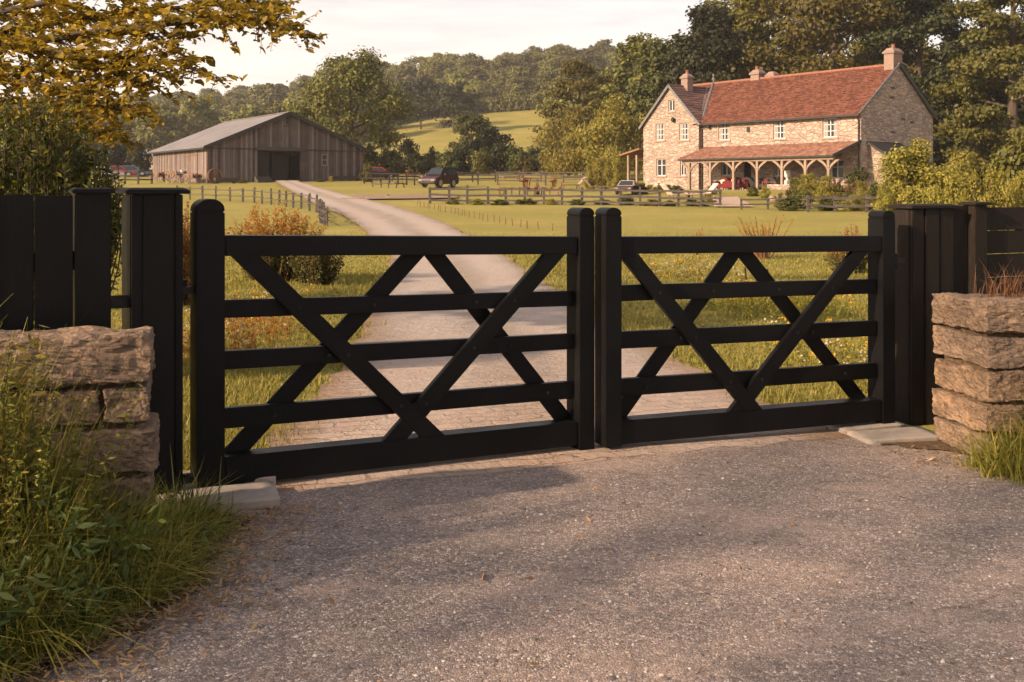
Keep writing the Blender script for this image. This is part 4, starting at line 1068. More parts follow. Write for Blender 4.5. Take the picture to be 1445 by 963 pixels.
# --- bushes: prototypes copied, each kind with its own meshes
def bush_proto(mat, seed, n=1400, size=.16, name='bush'):
    b = tree(name, None, 'bush', (0, 0, 0), 1.0, .62, 'bush', mat, n, size, seed, up=.5)
    return b
protos = {}
def bush(kind, label, px, d, top, half, group=None, row=None, rz=None):
    p = Gd(px, d) if row is None else G(px, row)
    d = p.y
    h = max(.3, EYE + (HZ - top) / F * d - p.z); w = half / F * d / .62
    key = kind
    if key not in protos: protos[key] = [None, None]
    j = (px * 7) % 2; pl_ = protos[key]
    if pl_[j] is None:
        spec = {'dark': ('dark_leaf', 2600, .12), 'green': ('green_leaf', 2600, .12), 'olive': ('oak_leaf', 2600, .12), 'yellow': ('shrub_yellow', 7500, .06), 'hill': ('hill_leaf', 500, .26)}[kind]
        o = pl_[j] = bush_proto(spec[0], 60 + hash_(kind) + j, spec[1], spec[2])
    else: o = copy_tree(pl_[j])
    o.location = (p.x, p.y, p.z - .05); o.scale = (w, w, h / 1.02); o.rotation_euler = (0, 0, (px * 1.7) % 6.28)
    tag(o, label, 'bush', group)
    return o
def hash_(s): return sum(ord(c) for c in s) % 29 * 2
hedge = [('dark', 548, 134, 214, 15), ('green', 522, 130, 212, 17), ('dark', 575, 138, 205, 17), ('olive', 560, 128, 222, 18), ('green', 585, 126, 220, 20), ('olive', 610, 132, 215, 15), ('green', 632, 124, 216, 17), ('dark', 655, 126, 214, 18), ('olive', 680, 122, 217, 16), ('dark', 706, 128, 208, 20), ('green', 730, 126, 213, 16), ('dark', 752, 130, 212, 18), ('olive', 740, 120, 224, 14), ('dark', 775, 124, 212, 18)]
for k, px, d, top, half in hedge: bush(k, 'rounded bush in the hedge line between the far paddock and the hillside meadow', px, d, top, half, 'hedge line bushes before the meadow')
for k, px, d, top, half in [('dark', 150, 128, 206, 24), ('green', 175, 130, 204, 20), ('dark', 196, 127, 210, 16), ('dark', 120, 132, 206, 26), ('green', 90, 130, 200, 30), ('dark', 60, 130, 196, 30)]:
    bush(k, 'dark clipped-looking bush in the shady hedge to the left of the barn', px, d, top, half, 'hedge bushes left of the barn')
# orchard rows up the hill
for j, (row, ntr) in enumerate(((150, 13), (163, 12))):
    for i in range(ntr):
        px = 668 + i * 9.5 + j * 4 + rng.uniform(-2, 2)
        d = 352 - j * 16
        p = Gd(px, d); o = bush('hill', 'small bush of the hedge rows running across the top of the meadow', int(px), d, HZ - (EYE + 0) * 0 - (p.z - EYE + 4.2) / d * F, 6.5, 'hedge rows above the meadow')
# shrubs by the house and garden
gard = [
 ('yellow', 'pale tuft under the largest yellow-green shrub, at the garden fence end', 1246, 46, 268, 12),
 ('olive', 'dark golden shrub at the right edge of the picture under the huge evergreen', 1432, 44, 212, 36), ('olive', 'olive shrub in shade behind the boxed pillar, left of the golden one', 1400, 50, 236, 30),
 ('green', 'round dark green shrub at the downpipe corner of the house', 1208, 64.5, 243, 16), ('yellow', 'grey-green airy shrub just left of the side porch', 848, 82, 232, 16), ('yellow', 'bright green shrub between side porch and its grey-green neighbour', 868, 80, 228, 14),
 ('yellow', 'orange-tipped small shrub among the pale cars left of the house', 832, 76, 240, 8), ('olive', 'low green cushion bush under the wing window', 936, 72, 261, 13),
 ('yellow', 'yellow garden shrub in front of the third porch post from the right', 1140, 60, 253, 20), ('yellow', 'ochre garden shrub in front of the rightmost porch post', 1166, 57, 256, 17), ('olive', 'small ochre bush beside the pale flat mound', 1120, 60, 257, 9),
 ('green', 'green bush leaning on the broken garden fence, left one', 1112, 50, 280, 15), ('green', 'darkest round bush on the broken garden fence', 1166, 50, 281, 14), ('yellow', 'bright pale green tuft bush on the garden fence beside the reddish boulder', 1204, 50, 279, 15),
 ('olive', 'small bush at the broken garden fence between its posts', 1186, 53, 276, 10), ('green', 'weedy bush grown into the paddock rail fence in front of the dark red car', 884, 56, 277, 11), ('olive', 'green tuft at the foot of the rail fence near its right end', 975, 55, 281, 9),
 ('yellow', 'yellow bush sprawling along the inside of the rail fence, below the deck chair', 1000, 57, 276, 9)]
tree_px('yellow_shrub', 'largest yellow-green shrub in front of the shaded gable', 'shrub', 1290, 47, 226, 52, 'bush', 'shrub_yellow', 17000, .15, 71, up=.6)
tree_px('yellow_shrub', 'yellow-green shrub merging into the right side of the largest one, under the dark trees', 'shrub', 1362, 50, 234, 46, 'bush', 'shrub_yellow', 13000, .15, 72, up=.6)
for k, lb, px, d, top, half in gard: bush(k, lb, px, d, top, half)
for i, (px, d, top, half) in enumerate(((918, 74, 262, 9), (955, 70, 263, 10), (1003, 68, 264, 9), (1062, 66, 264, 9), (1080, 64, 266, 8), (1128, 64, 258, 11), (1150, 63, 256, 12), (1182, 60, 262, 12), (1216, 57, 262, 13), (1235, 54, 262, 14), (1100, 53, 276, 9), (1135, 52, 272, 12), (1222, 51, 274, 12), (905, 70, 260, 9))):
    bush(('yellow', 'green', 'yellow', 'olive')[i % 4], 'low garden shrub in the planting along the front of the stone farmhouse', px, d, top, half, 'low garden shrubs before the farmhouse')
for i, px in enumerate((640, 672, 705, 742, 778, 815, 850, 920, 945, 990)):
    bush(('olive', 'yellow', 'green')[i % 3], 'grassy tuft grown up round the posts of the long paddock fence', px, 56.6 - (i % 3) * .3 - max(0, px - 860) * .015, 284, 9 + (i % 4) * 2, 'tufts along the paddock fence')
# long low hedge behind the right fence
for i, px in enumerate((1340, 1372, 1404, 1436, 1470)):
    bush('yellow', 'yellow-lit piece of low hedge right behind the horizontal board fence', px, 24 + (i % 2), 268 - (i % 3) * 3, 26, 'low yellow hedge behind the board fence')

# --- the wooded hills
hill_protos = []
for s in range(6):
    r = np.random.default_rng(300 + s)
    o = tree('woodland_tree', 'round-crowned tree in the wood that covers the far hills', 'tree', (0, 0, 0), 10, 5.2 if s < 4 else 4.2, 'oak' if s < 5 else 'pine', 'hill_leaf', 3000, .72, 300 + s, 'woodland trees on the far hills', min_r=.09, up=.5)
    hill_protos.append(o)
placed = []; rr = np.random.default_rng(5); tries = 0
while len(placed) < 285 and tries < 60000:
    tries += 1
    d = rr.uniform(150, 600); u = rr.uniform(-.50, .44)
    x, y = u * d, d
    if wood_at(x, y) < .95: continue
    if u > .16 and d > 330: continue
    row = HZ + (EYE - Tz(x, y)) / d * F
    sp = 5.0 + d * .012
    if any((x - a) ** 2 + (y - b) ** 2 < sp * sp for a, b in placed): continue
    # keep what can be seen: drop most of the trees deep behind the crest
    if d > 545: continue
    placed.append((x, y))
placed.sort(key=lambda p: p[1])
for i, (x, y) in enumerate(placed):
    pr0 = hill_protos[i % 6]
    o = pr0 if i < 6 else copy_tree(pr0)
    s = rr.uniform(.8, 1.35)
    o.location = (x, y, Tz(x, y) - .4); o.rotation_euler = (0, 0, rr.uniform(0, 6.28)); o.scale = (s * rr.uniform(.95, 1.25), s * rr.uniform(.95, 1.25), s)
print('hill trees', len(placed))
def wood_mass():
    """the rest of the wood, beyond the counted trees, as one mass"""
    r = np.random.default_rng(77); C = []
    n = 0
    V, Fs, off = [], [], 0
    pts = []
    for _ in range(9000):
        d = r.uniform(150, 760); u = r.uniform(-.62, .5)
        x, y = u * d, d
        if wood_at(x, y) > .9: pts.append((x, y, Tz(x, y)))
    pts = np.array(pts)[:2600]
    cl = []
    for x, y, z in pts:
        cl.append((np.array([x, y, z + r.uniform(.6, 3.)]), r.uniform(1.8, 3.0), .8))
    V, Fc = crown_leaves(r, cl, 60000, 1.0)
    tag(np_mesh('woodland_undergrowth', V, Fc, MAT['hill_leaf']), 'dense wood filling the far hillsides between and beyond the single trees', 'wood', kind='stuff')
wood_mass()

# --- foreground tree whose yellow branches reach in from the left
def overhang():
    r = np.random.default_rng(11)
    base = Vector((-7.6, 10.2, Tz(-7.6, 10.2)))
    root = thing('yellow_leaved_tree', 'tree outside the left edge whose yellow-leaved branches hang into the sky', 'tree', base)
    br = [[(-330, 120, 10.1), (-140, 75, 9.6), (0, 62, 9.3), (90, 52, 9.2), (180, 40, 9.0), (270, 31, 8.9), (330, 27, 8.8), (385, 38, 8.7), (432, 54, 8.6)],
          [(-300, 150, 10.1), (-120, 60, 9.6), (-20, 60, 9.3), (60, 72, 9), (110, 85, 8.8), (150, 100, 8.7), (196, 122, 8.6)],
          [(-300, 60, 10), (-140, 60, 9.6), (40, 34, 9.5), (140, 14, 9.3), (260, 4, 9.2), (340, -4, 9.1), (395, 5, 9)],
          [(-280, 170, 10), (-100, 120, 9.2), (20, 112, 9), (90, 128, 8.8), (140, 146, 8.7), (196, 160, 8.6)],
          [(-60, 30, 9.6), (60, 2, 9.4), (200, -26, 9.3), (330, -30, 9.2)],
          [(-250, 200, 10), (-80, 160, 9.6), (40, 168, 9.4), (110, 182, 9.2), (178, 198, 9.1)],
          [(60, 72, 9), (150, 74, 8.9), (230, 90, 8.7), (308, 116, 8.6)],
          [(180, 40, 9), (240, 58, 8.9), (262, 84, 8.8)], [(120, 88, 8.9), (190, 96, 8.7), (250, 112, 8.6)],
          [(-100, 40, 9.8), (0, 20, 9.9), (90, 16, 9.9), (180, 30, 9.8)], [(-100, 90, 9.9), (0, 92, 9.9), (80, 100, 9.7), (150, 128, 9.6)], [(-60, 140, 9.9), (30, 140, 9.9), (90, 150, 9.8), (130, 175, 9.7)],
          [(-200, 0, 9.8), (-60, -20, 9.6), (60, -30, 9.5), (150, -40, 9.4)]]
    m = MB(); Lc, La, Ls = [], [], []
    t = np.linspace(0, 1, 6)
    tp = [Vector((0, 0, -.4)), Vector((.1, 0, 1.2)), Vector((.3, -.1, 2.2)), Vector((.35, -.1, 3.2)), Vector((.2, .1, 4.6)), Vector((.3, .3, 6))]
    m.tube(tp, [.17, .14, .12, .10, .06, .02], 9)
    allb = []
    for bi, b in enumerate(br):
        pts = [P(*q) - base for q in b]
        # smooth by resampling with noise
        n = 5 * len(pts); a = np.array(pts); k = np.linspace(0, len(pts) - 1, n)
        pp = np.stack([np.interp(k, np.arange(len(pts)), a[:, c]) for c in range(3)], -1)
        e = np.pad(pp, ((3, 3), (0, 0)), mode='reflect', reflect_type='odd'); pp = np.stack([np.convolve(e[:, c], np.ones(7) / 7, 'valid') for c in range(3)], -1)
        pp += np.cumsum(r.normal(0, .004, pp.shape), 0)
        r0 = .045 if bi < 2 else (.03 if bi < 6 else .016)
        rad = r0 * (1 - np.linspace(0, 1, n)) ** .8 + .004
        m.tube(pp, list(rad), 6); allb.append(pp)
        if bi in (0, 1, 2, 3, 5): m.tube([tp[3 if bi != 2 else 4], (tp[3 if bi != 2 else 4] + Vector(pp[0])) / 2 + Vector((0, 0, .1)), Vector(pp[0])], [.07, .055, r0], 7)
    # extra crown out of the frame
    for q in range(16):
        p0 = np.array(tp[r.integers(2, 6)]); az = r.uniform(1.2, 5.4); dirn = np.array([math.cos(az), math.sin(az), r.uniform(-.05, .6)]); L = r.uniform(1.0, 2.3)
        n = 18; s = np.linspace(0, 1, n)[:, None]; pp = p0 + dirn * s * L + np.cumsum(r.normal(0, .01, (n, 3)), 0)
        m.tube(pp, list(.03 * (1 - s[:, 0]) + .004), 5); allb.append(pp)
    tw = 0
    for bi, pp in enumerate(allb):
        seg = np.diff(pp, axis=0); L = np.linalg.norm(seg, axis=1).sum()
        start = .22 if bi < 6 else .05
        ntw = int(L / .030)
        for q in range(ntw):
            f = start + (1 - start) * (q + r.uniform()) / ntw
            i = min(int(f * (len(pp) - 1)), len(pp) - 2); p0 = pp[i] + (pp[i + 1] - pp[i]) * r.uniform()
            fw = unit(seg[i]); sd = r.normal(0, 1, 3) * [1, 1, .42]; dr = unit(fw * r.uniform(.2, 1.1) + unit(sd) * .85 + [0, 0, r.uniform(-.35, .3)])
            l = r.uniform(.14, .58) * (1.2 - .75 * f)
            pts = [p0, p0 + dr * l * .5 + [0, 0, .01], p0 + dr * l + [0, 0, -.02]]
            m.tube(pts, [.004, .003, .0015], 3, False); tw += 1
            nl = max(4, int(l / .024))
            for z in range(nl):
                s = (z + .7) / nl; c = p0 + dr * l * s
                side = unit(np.cross(dr, [0, 0, 1]) * (1 if z % 2 else -1) + r.normal(0, .35, 3)); ax = unit(side * .8 + dr * .6 + [0, 0, -.35])
                Lc.append(c + ax * .024); La.append(ax); Ls.append(.03 + r.gamma(2.5, .0135))
    m.build('trunk', MAT['twig'], root, smooth=True)
    Lc, La, Ls = np.array(Lc), np.array(La), np.array(Ls); n = len(Lc)
    # pointed oval leaves of two halves folded along the midrib
    nrm = unit(r.normal(0, .55, (n, 3)) + [0, 0, 1]); a = unit(La - (La * nrm).sum(1, keepdims=True) * nrm); b = np.cross(nrm, a); S = Ls[:, None]
    fold = nrm * S * .10
    v = [Lc - a * S * .5, Lc - a * S * .12 + b * S * .29 + fold, Lc + a * S * .2 + b * S * .24 + fold, Lc + a * S * .55, Lc + a * S * .2 - b * S * .24 + fold, Lc - a * S * .12 - b * S * .29 + fold]
    V = np.stack(v, 1).reshape(-1, 3); i6 = np.arange(n)[:, None] * 6
    Fc = np.concatenate([i6 + [0, 1, 2, 3], i6 + [0, 3, 4, 5]], 0)
    print('yellow leaves', n, tw)
    np_mesh('foliage', V, Fc, MAT['yellow_leaf'], root)
overhang()
tree('roadside_tree', 'airy roadside tree outside the left edge that dapples the road with shade', 'tree', (-11.5, -5.4, Tz(-11.5, -5.4)), 8.8, 3.1, 'oak', 'oak_leaf', 3400, .15, 501, up=.3)

# --- dark evergreen behind the left fence
def evergreen():
    r = np.random.default_rng(13)
    p = Gd(44, 7.6); root = thing('evergreen_shrub', 'dense dark evergreen shrub with upright shoots rising above the left board fence', 'shrub', p)
    m = MB(); C, A, S = [], [], []
    for i in range(330):
        az = r.uniform(0, 6.28); rr_ = r.uniform(0, 1) ** .6
        topz = 2.10 - .75 * rr_ ** 1.6 + r.normal(0, .12); rad = .64 * rr_ * (1 + r.normal(0, .1))
        b = np.array([math.cos(az) * rad * .55, math.sin(az) * rad * .55, r.uniform(.2, .9)]); e = np.array([math.cos(az) * rad, math.sin(az) * rad, topz])
        n = 8; s = np.linspace(0, 1, n)[:, None]; pp = b + (e - b) * s + np.array([math.cos(az), math.sin(az), 0]) * .12 * np.sin(s * 3.1)
        m.tube(pp, list(.007 * (1 - s[:, 0]) + .0025), 3, False)
        dr = unit(e - b)
        nl = int(np.linalg.norm(e - b) / .017)
        for z in range(nl):
            f = (z + r.uniform()) / nl
            if f < .12: continue
            c = b + (e - b) * f + np.array([math.cos(az), math.sin(az), 0]) * .12 * math.sin(f * 3.1)
            t = r.uniform(0, 6.28); sd = np.array([math.cos(t), math.sin(t), 0])
            ax = unit(sd * .9 + dr * r.uniform(.3, 1.1)); l = r.uniform(.05, .115) * (1 - .35 * f)
            C.append(c + ax * l * .45); A.append(ax); S.append(l)
    m.build('stems', MAT['twig'], root, smooth=True)
    C, A, S = np.array(C), np.array(A), np.array(S); n = len(C)
    V, Fc = leaf_quads(C, S, r, .30, .5, A, .12)
    np_mesh('foliage', V, Fc, MAT['laurel'], root)
evergreen()

# ------------------------------------------------------------------ weeds, flowers, litter
def weed_plant(label, loc, H, nst, seed, mat='weed_leaf', spread=.16, lw=.06, group=None, flower=None, name='weed_plant', cat='weed'):
    r = np.random.default_rng(seed); root = thing(name, label, cat, loc, 0, group)
    m = MB(); C, A, S, FC = [], [], [], []
    for i in range(nst):
        az = r.uniform(0, 6.28); h = H * r.uniform(.6, 1.05); sp = spread * r.uniform(.2, 1)
        n = 7; s = np.linspace(0, 1, n)[:, None]
        pp = np.array([math.cos(az), math.sin(az), 0]) * sp * s ** 1.3 * (h / H) + np.array([0, 0, h]) * s + r.normal(0, .006, (n, 3)) * s + np.array([r.normal(0, .03), r.normal(0, .03), 0])
        m.tube(pp, list(.0035 * (1 - s[:, 0] * .7)), 4, False)
        k = int(h / .012)
        for z in range(k):
            f = .1 + .9 * (z + r.uniform()) / k; t = z * 2.4; c = np.array([np.interp(f, s[:, 0], pp[:, q]) for q in range(3)])
            ax = unit(np.array([math.cos(t), math.sin(t), r.uniform(-.2, .7)])); l = lw * r.uniform(.6, 1.3) * (1.15 - .55 * f)
            C.append(c + ax * l * .5); A.append(ax); S.append(l)
        FC.append(pp[-1])
    m.build('stems', MAT['dry_stem'] if mat in ('orange_leaf', 'dry_stem') else MAT['weed_leaf'], root)
    C, A, S = np.array(C), np.array(A), np.array(S)
    V, Fc = leaf_quads(C, S, r, .24, .6, A, .15); np_mesh('foliage', V, Fc, MAT[mat], root)
    if flower:
        FC = np.array(FC); c = FC[r.integers(0, len(FC), len(FC) * 9)] + r.normal(0, .018, (len(FC) * 9, 3))
        V, Fc = leaf_quads(c, .028, r, .7, .8); np_mesh('flower_heads', V, Fc, MAT[flower], root)
    return root
def gp(x, y): return (x, y, Tz(x, y))
# ------------------------------------------------------------------ blades of grass
def blades(name, base, L, w, az, bend, mat, r, seg=4, label=None, cat=None):
    n = len(base); t = np.linspace(0, 1, seg + 1)
    L = L[:, None]; bend = bend[:, None]
    ho = L * bend * t ** 1.8; zz = L * (t * (1 - .16 * bend) - .55 * np.clip(bend - .35, 0, 2) * t ** 2.6)
    cx = base[:, 0:1] + np.cos(az)[:, None] * ho; cy = base[:, 1:2] + np.sin(az)[:, None] * ho; cz = base[:, 2:3] + zz
    tw = az + np.pi / 2 + r.normal(0, .5, n)
    wd = w[:, None] * np.array([.8, 1.0, .85, .5, .12])[:seg + 1] * .5 if seg == 4 else w[:, None] * np.array([1, .1]) * .5
    dx, dy = np.cos(tw)[:, None] * wd, np.sin(tw)[:, None] * wd
    V = np.stack([np.stack([cx - dx, cy - dy, cz], -1), np.stack([cx + dx, cy + dy, cz], -1)], 2)   # n, seg+1, 2, 3
    i = (np.arange(n) * (seg + 1) * 2)[:, None] + (np.arange(seg) * 2)[None]
    Fc = np.stack([i, i + 1, i + 3, i + 2], -1).reshape(-1, 4)
    return tag(np_mesh(name, V.reshape(-1, 3), Fc, MAT[mat]), label, cat, kind='stuff')

r = np.random.default_rng(17)
def edge_x(y): return np.interp(y, [2.55, 3.15, 3.5, 3.8, 4.3, 4.86, 5.1], [-2.0, -1.5, -1.34, -1.24, -1.28, -1.22, -1.22])
# long verge grass on the left: radiating tufts, taller away from the road
def tufts(n_t, per, xy, hfun, name, label, seed, w0=.004, w1=.011, bk=1.0):
    r = np.random.default_rng(seed); tx, ty, off = xy(r, n_t)
    n = len(tx) * per; k = np.repeat(np.arange(len(tx)), per); az = r.uniform(0, 6.28, n); q = r.gamma(1.5, .018, n)
    x = tx[k] + np.cos(az) * q; y = ty[k] + np.sin(az) * q
    hh = hfun(off)[k] * r.uniform(.45, 1.2, n); tb = r.uniform(.4, 1.1, len(tx))[k]
    blades(name, np.stack([x, y, T(x, y)], -1), hh, r.uniform(w0, w1, n) * (.7 + .5 * hh), az + r.normal(0, .5, n), tb * bk * r.uniform(.35, 1.5, n), 'grass_long', r, 4, label, 'grass')
def left_xy(r, n):
    y = r.uniform(2.35, 4.75, n); off = r.gamma(1.5, .36, n); x = edge_x(y) + .03 - off
    ca, sa = math.cos(R(17)), math.sin(R(17)); lx = (x + 1.50) * ca + (y - 4.18) * sa; ly = -(x + 1.50) * sa + (y - 4.18) * ca
    keep = ~((lx < .08) & (ly > -.05) & (ly < .9)) & (x > -4.2) & ~((x > -1.65) & (y > 4.5 + .25 * (x + 1.3)))
    return x[keep], y[keep], off[keep]
tufts(820, 24, left_xy, lambda o: np.interp(o, [0, .15, .4, .8, 1.5], [.15, .27, .40, .58, .9]), 'long_grass', 'long green grass spilling over the left road edge against the stacked stones', 171)
def tall_xy(r, n):
    x = r.uniform(-2.5, -1.62, n); y = 3.35 + r.uniform(0, .55, n) + .3 * (x + 2.0); return x, y, x
tufts(60, 16, tall_xy, lambda x: np.interp(x, [-2.4, -1.9, -1.75, -1.6], [1.05, .92, .75, .5]), 'tall_grass', 'tall yellow-green grass standing at the left edge before the board fence', 174, .004, .008, .4)
for i, (x_, y_, h_) in enumerate(((-1.9, 3.55, 1.05), (-1.78, 3.72, .98), (-1.98, 3.75, 1.15), (-1.70, 3.50, .80), (-1.86, 3.42, .9), (-2.1, 3.6, 1.1), (-1.66, 3.85, .72), (-1.58, 3.62, .6), (-2.05, 3.95, 1.0), (-1.92, 3.86, .95), (-1.82, 3.58, .85), (-2.2, 3.8, 1.1), (-1.74, 3.66, .7), (-2.0, 3.5, .95))):
    weed_plant('feathery yellow-green weed in the tall stand of weeds at the left edge', gp(x_, y_), h_, 9, 180 + i, 'shrub_yellow', .20, .042, 'feathery weeds at the left edge')
def weed_cover():
    r = np.random.default_rng(172); x, y, off = left_xy(r, 420); m = MB(); C, A, S = [], [], []
    for a, b, o in zip(x, y, off):
        h = float(np.interp(o, [0, .3, .8, 1.5], [.12, .30, .52, .85])) * r.uniform(.6, 1.1); b0 = np.array([a, b, Tz(a, b)]); az = r.uniform(0, 6.28); e = b0 + np.array([math.cos(az) * h * .35, math.sin(az) * h * .35, h])
        m.tube([b0, (b0 + e) / 2 + [0, 0, .03], e], [.004, .003, .0015], 3, False); k = int(h / .02) + 4
        f = r.uniform(.2, 1, k); t = np.arange(k) * 2.4; ax = unit(np.stack([np.cos(t), np.sin(t), r.uniform(-.3, .6, k)], -1)); l = r.uniform(.025, .065, k) * (1.2 - .5 * f)
        C.append(b0 + (e - b0) * f[:, None] + ax * l[:, None] * .5); A.append(ax); S.append(l)
    C, A, S = np.concatenate(C), np.concatenate(A), np.concatenate(S); V, Fc = leaf_quads(C, S, r, .34, .7, A, .2)
    b = len(V); tv = np.array(m.v); tri = [f for f in m.f if len(f) == 4]
    tag(np_mesh('weeds', np.concatenate([V, tv]), np.concatenate([Fc, np.array(tri) + b]), MAT['weed_leaf']), 'leafy weeds growing all through the long grass on the left verge', 'weeds', kind='stuff')
weed_cover()
# right verge
def right_xy(r, n):
    x = r.uniform(2.66, 4.6, n); off = r.gamma(1.4, .08, n); return x, 6.0 - .02 * (x - 2.8) - off, x
tufts(230, 24, right_xy, lambda x: np.interp(x, [2.6, 2.9, 3.15, 3.8], [.16, .30, .50, .66]), 'long_grass', 'green grass tufts at the foot of the sunlit drystone wall end', 173)
n = 10
# dry tuft on top of the right wall
n = 160
x = 3.10 + r.normal(0, .09, n); y = 6.38 + r.normal(0, .05, n)
dt = blades('dry_grass', np.stack([x, y, np.full(n, .815)], -1), r.uniform(.10, .27, n), r.uniform(.003, .005, n), r.uniform(0, 6.28, n), r.uniform(.3, 1.1, n), 'dry_stem', r, 4)
del dt['kind']; dt.name = 'dry_grass_tuft'; tag(dt, 'reddish dry grass tuft growing on top of the right-hand stone wall', 'grass tuft')

# lawns: short blades thinning out with distance
def lawn():
    n = 330000
    d = 5.4 * (38 / 5.4) ** r.uniform(0, 1, n); u = r.uniform(-.60, .60, n); x, y = u * d, d
    gate_line = 5.1 + (x + 1.4) * .47
    wob = .10 * np.sin(y * 3.1) + .08 * np.sin(y * 7.7 + x) + r.normal(0, .10, n)
    ok = (y > gate_line + .18) & ~((x > xl_of(y) - .02 + wob) & (x < xr_of(y) + .02 + wob))
    x, y, d = x[ok], y[ok], d[ok]; n = len(x)
    tall = np.clip(np.sin(x * .9 + 1.3) * np.sin(y * .7) + r.normal(0, .4, n), -1, 1.3)
    edge = np.exp(-np.minimum(np.abs(x - xl_of(y)), np.abs(x - xr_of(y))) / .35)
    h = (.042 + .02 * tall + .05 * edge * r.uniform(0, 1, n)) * r.uniform(.5, 1.15, n) * (1 + d / 45) * (1.02 - sm(20, 38, d))
    blades('meadow_grass', np.stack([x, y, T(x, y) - .005], -1), h, .0045 + .0011 * d * r.uniform(.7, 1.3, n), r.uniform(0, 6.28, n), r.uniform(.2, 1.0, n), 'lawn', r, 1, 'short golden-green grass of the lawns beyond the gate', 'grass')
lawn()

weed_plant('tallest yellow-green weed at the left edge of the picture, in front of the board fence', gp(-1.80, 3.62), 1.12, 8, 101, 'shrub_yellow', .22, .085)
weed_plant('tall fine-leaved weed leaning toward the top stone, beside the tallest weed', gp(-1.62, 3.72), .88, 6, 102, 'shrub_yellow', .3, .07)
weed_plant('broad-leaved weed low in the long grass in front of the stacked stones', gp(-1.45, 3.62), .5, 7, 103, 'weed_leaf', .28, .10)
weed_plant('leafy weed in the bottom left corner over the leaf litter', gp(-1.62, 3.16), .42, 8, 104, 'weed_leaf', .26, .09)
weed_plant('broad-leaved weed at the road edge, closest to the asphalt', gp(-1.42, 3.35), .34, 7, 105, 'weed_leaf', .22, .085)
weed_plant('bushy weed at the foot of the stacked stones near the stone slab', gp(-1.52, 4.02), .34, 9, 106, 'weed_leaf', .2, .07)
weed_plant('weed at the far left edge with upright shoots above the long grass', gp(-2.15, 3.9), .95, 8, 107, 'shrub_yellow', .3, .08)
weed_plant('thin tall weed in front of the right drystone wall, with yellow tips', gp(3.16, 5.86), .68, 5, 108, 'shrub_yellow', .2, .06, None, 'flower_yellow')
weed_plant('leafy weed at the right edge by the drystone wall', gp(3.32, 5.78), .5, 8, 109, 'weed_leaf', .25, .08)

def leafy_shrub(label, px, d, top, half, seed, upper, lower, name='shrub', n=5200):
    r = np.random.default_rng(seed); p = Gd(px, d); H = EYE + (HZ - top) / F * d - p.z; W = half / F * d
    root = thing(name, label, 'shrub', p); m = MB(); C, A, S, hi = [], [], [], []
    for i in range(130):
        az = r.uniform(0, 6.28); q = r.uniform(0, 1) ** .5; e = np.array([math.cos(az) * W * q, math.sin(az) * W * q * .8, H * (1.04 - .38 * q ** 2) * r.uniform(.72, 1.06)]); b = np.array([e[0] * .45, e[1] * .45, -.02])
        nn = 7; s = np.linspace(0, 1, nn)[:, None]; pp = b + (e - b) * s + r.normal(0, .012, (nn, 3)) * s
        m.tube(pp, list(.006 * (1 - s[:, 0]) + .002), 3, False); k = n // 130
        f = r.uniform(.05, 1, k) ** .8; c = b + (e - b) * f[:, None]; t = r.uniform(0, 6.28, k); ax = unit(np.stack([np.cos(t), np.sin(t), r.uniform(.1, 1.2, k)], -1)); l = r.uniform(.035, .08, k) * (1.2 - .5 * f)
        C.append(c + ax * l[:, None] * r.uniform(.3, 1.4, k)[:, None]); A.append(ax); S.append(l)
    C, A, S = np.concatenate(C), np.concatenate(A), np.concatenate(S); up_ = C[:, 2] > H * (.52 + .12 * r.normal(0, 1, len(C)))
    m.build('stems', MAT['dry_stem'], root)
    for nm, sel, mt in (('tip_foliage', up_, upper), ('foliage', ~up_, lower)):
        V, Fc = leaf_quads(C[sel], S[sel], r, .45, .4, A[sel], .3); np_mesh(nm, V, Fc, MAT[mt], root)
    return root
leafy_shrub('large orange-tipped shrub behind the upper left corner of the wide gate leaf', 388, 16.0, 290, 74, 121, 'orange_leaf', 'green_leaf', n=11000)
leafy_shrub('smaller dark leafy shrub with pale bare twigs, right of the large orange-tipped one', 448, 15.4, 340, 40, 122, 'oak_leaf', 'green_leaf', n=5000)
leafy_shrub('orange shrub seen through the gap between boxed pillar and hinge post on the left', 262, 12.5, 292, 34, 123, 'orange_leaf', 'orange_leaf', n=4500)
leafy_shrub('dark green tuft with reddish tips by the right hinge post', 1196, 19.0, 330, 38, 124, 'orange_leaf', 'green_leaf', n=4200)
def bare_stems(label, px, d, top, half, nst, seed, name='dry_dock_plant'):
    r = np.random.default_rng(seed); p = Gd(px, d); H = EYE + (HZ - top) / F * d - p.z; W = half / F * d
    root = thing(name, label, 'plant', p); m = MB(); C = []
    for i in range(nst):
        az = r.uniform(0, 6.28); q = r.uniform(.1, 1); e = np.array([math.cos(az) * W * q, math.sin(az) * W * q, H * r.uniform(.65, 1.0)]); b = e * [.2, .2, 0]
        s = np.linspace(0, 1, 6)[:, None]; pp = b + (e - b) * s; m.tube(pp, list(.012 * (1 - s[:, 0]) + .004), 4, False)
        f = r.uniform(.45, 1.02, 34)[:, None]; C.append(b + (e - b) * f + r.normal(0, .025, (34, 3)))
    m.build('stems', MAT['dry_stem'], root); C = np.concatenate(C)
    V, Fc = leaf_quads(C, r.uniform(.02, .06, len(C)), r, .5, .2); np_mesh('seed_heads', V, Fc, MAT['orange_leaf'], root)['kind'] = 'stuff'
bare_stems('clump of reddish dry seed stems showing above the top rail of the right gate leaf', 1078, 22, 304, 42, 26, 131)
bare_stems('small reddish dry stem clump just left of the right hinge post, above the rail', 1205, 21, 317, 16, 12, 132)
bare_stems('single dark dry stems above the rail right of the meeting posts', 982, 23, 320, 14, 5, 133)
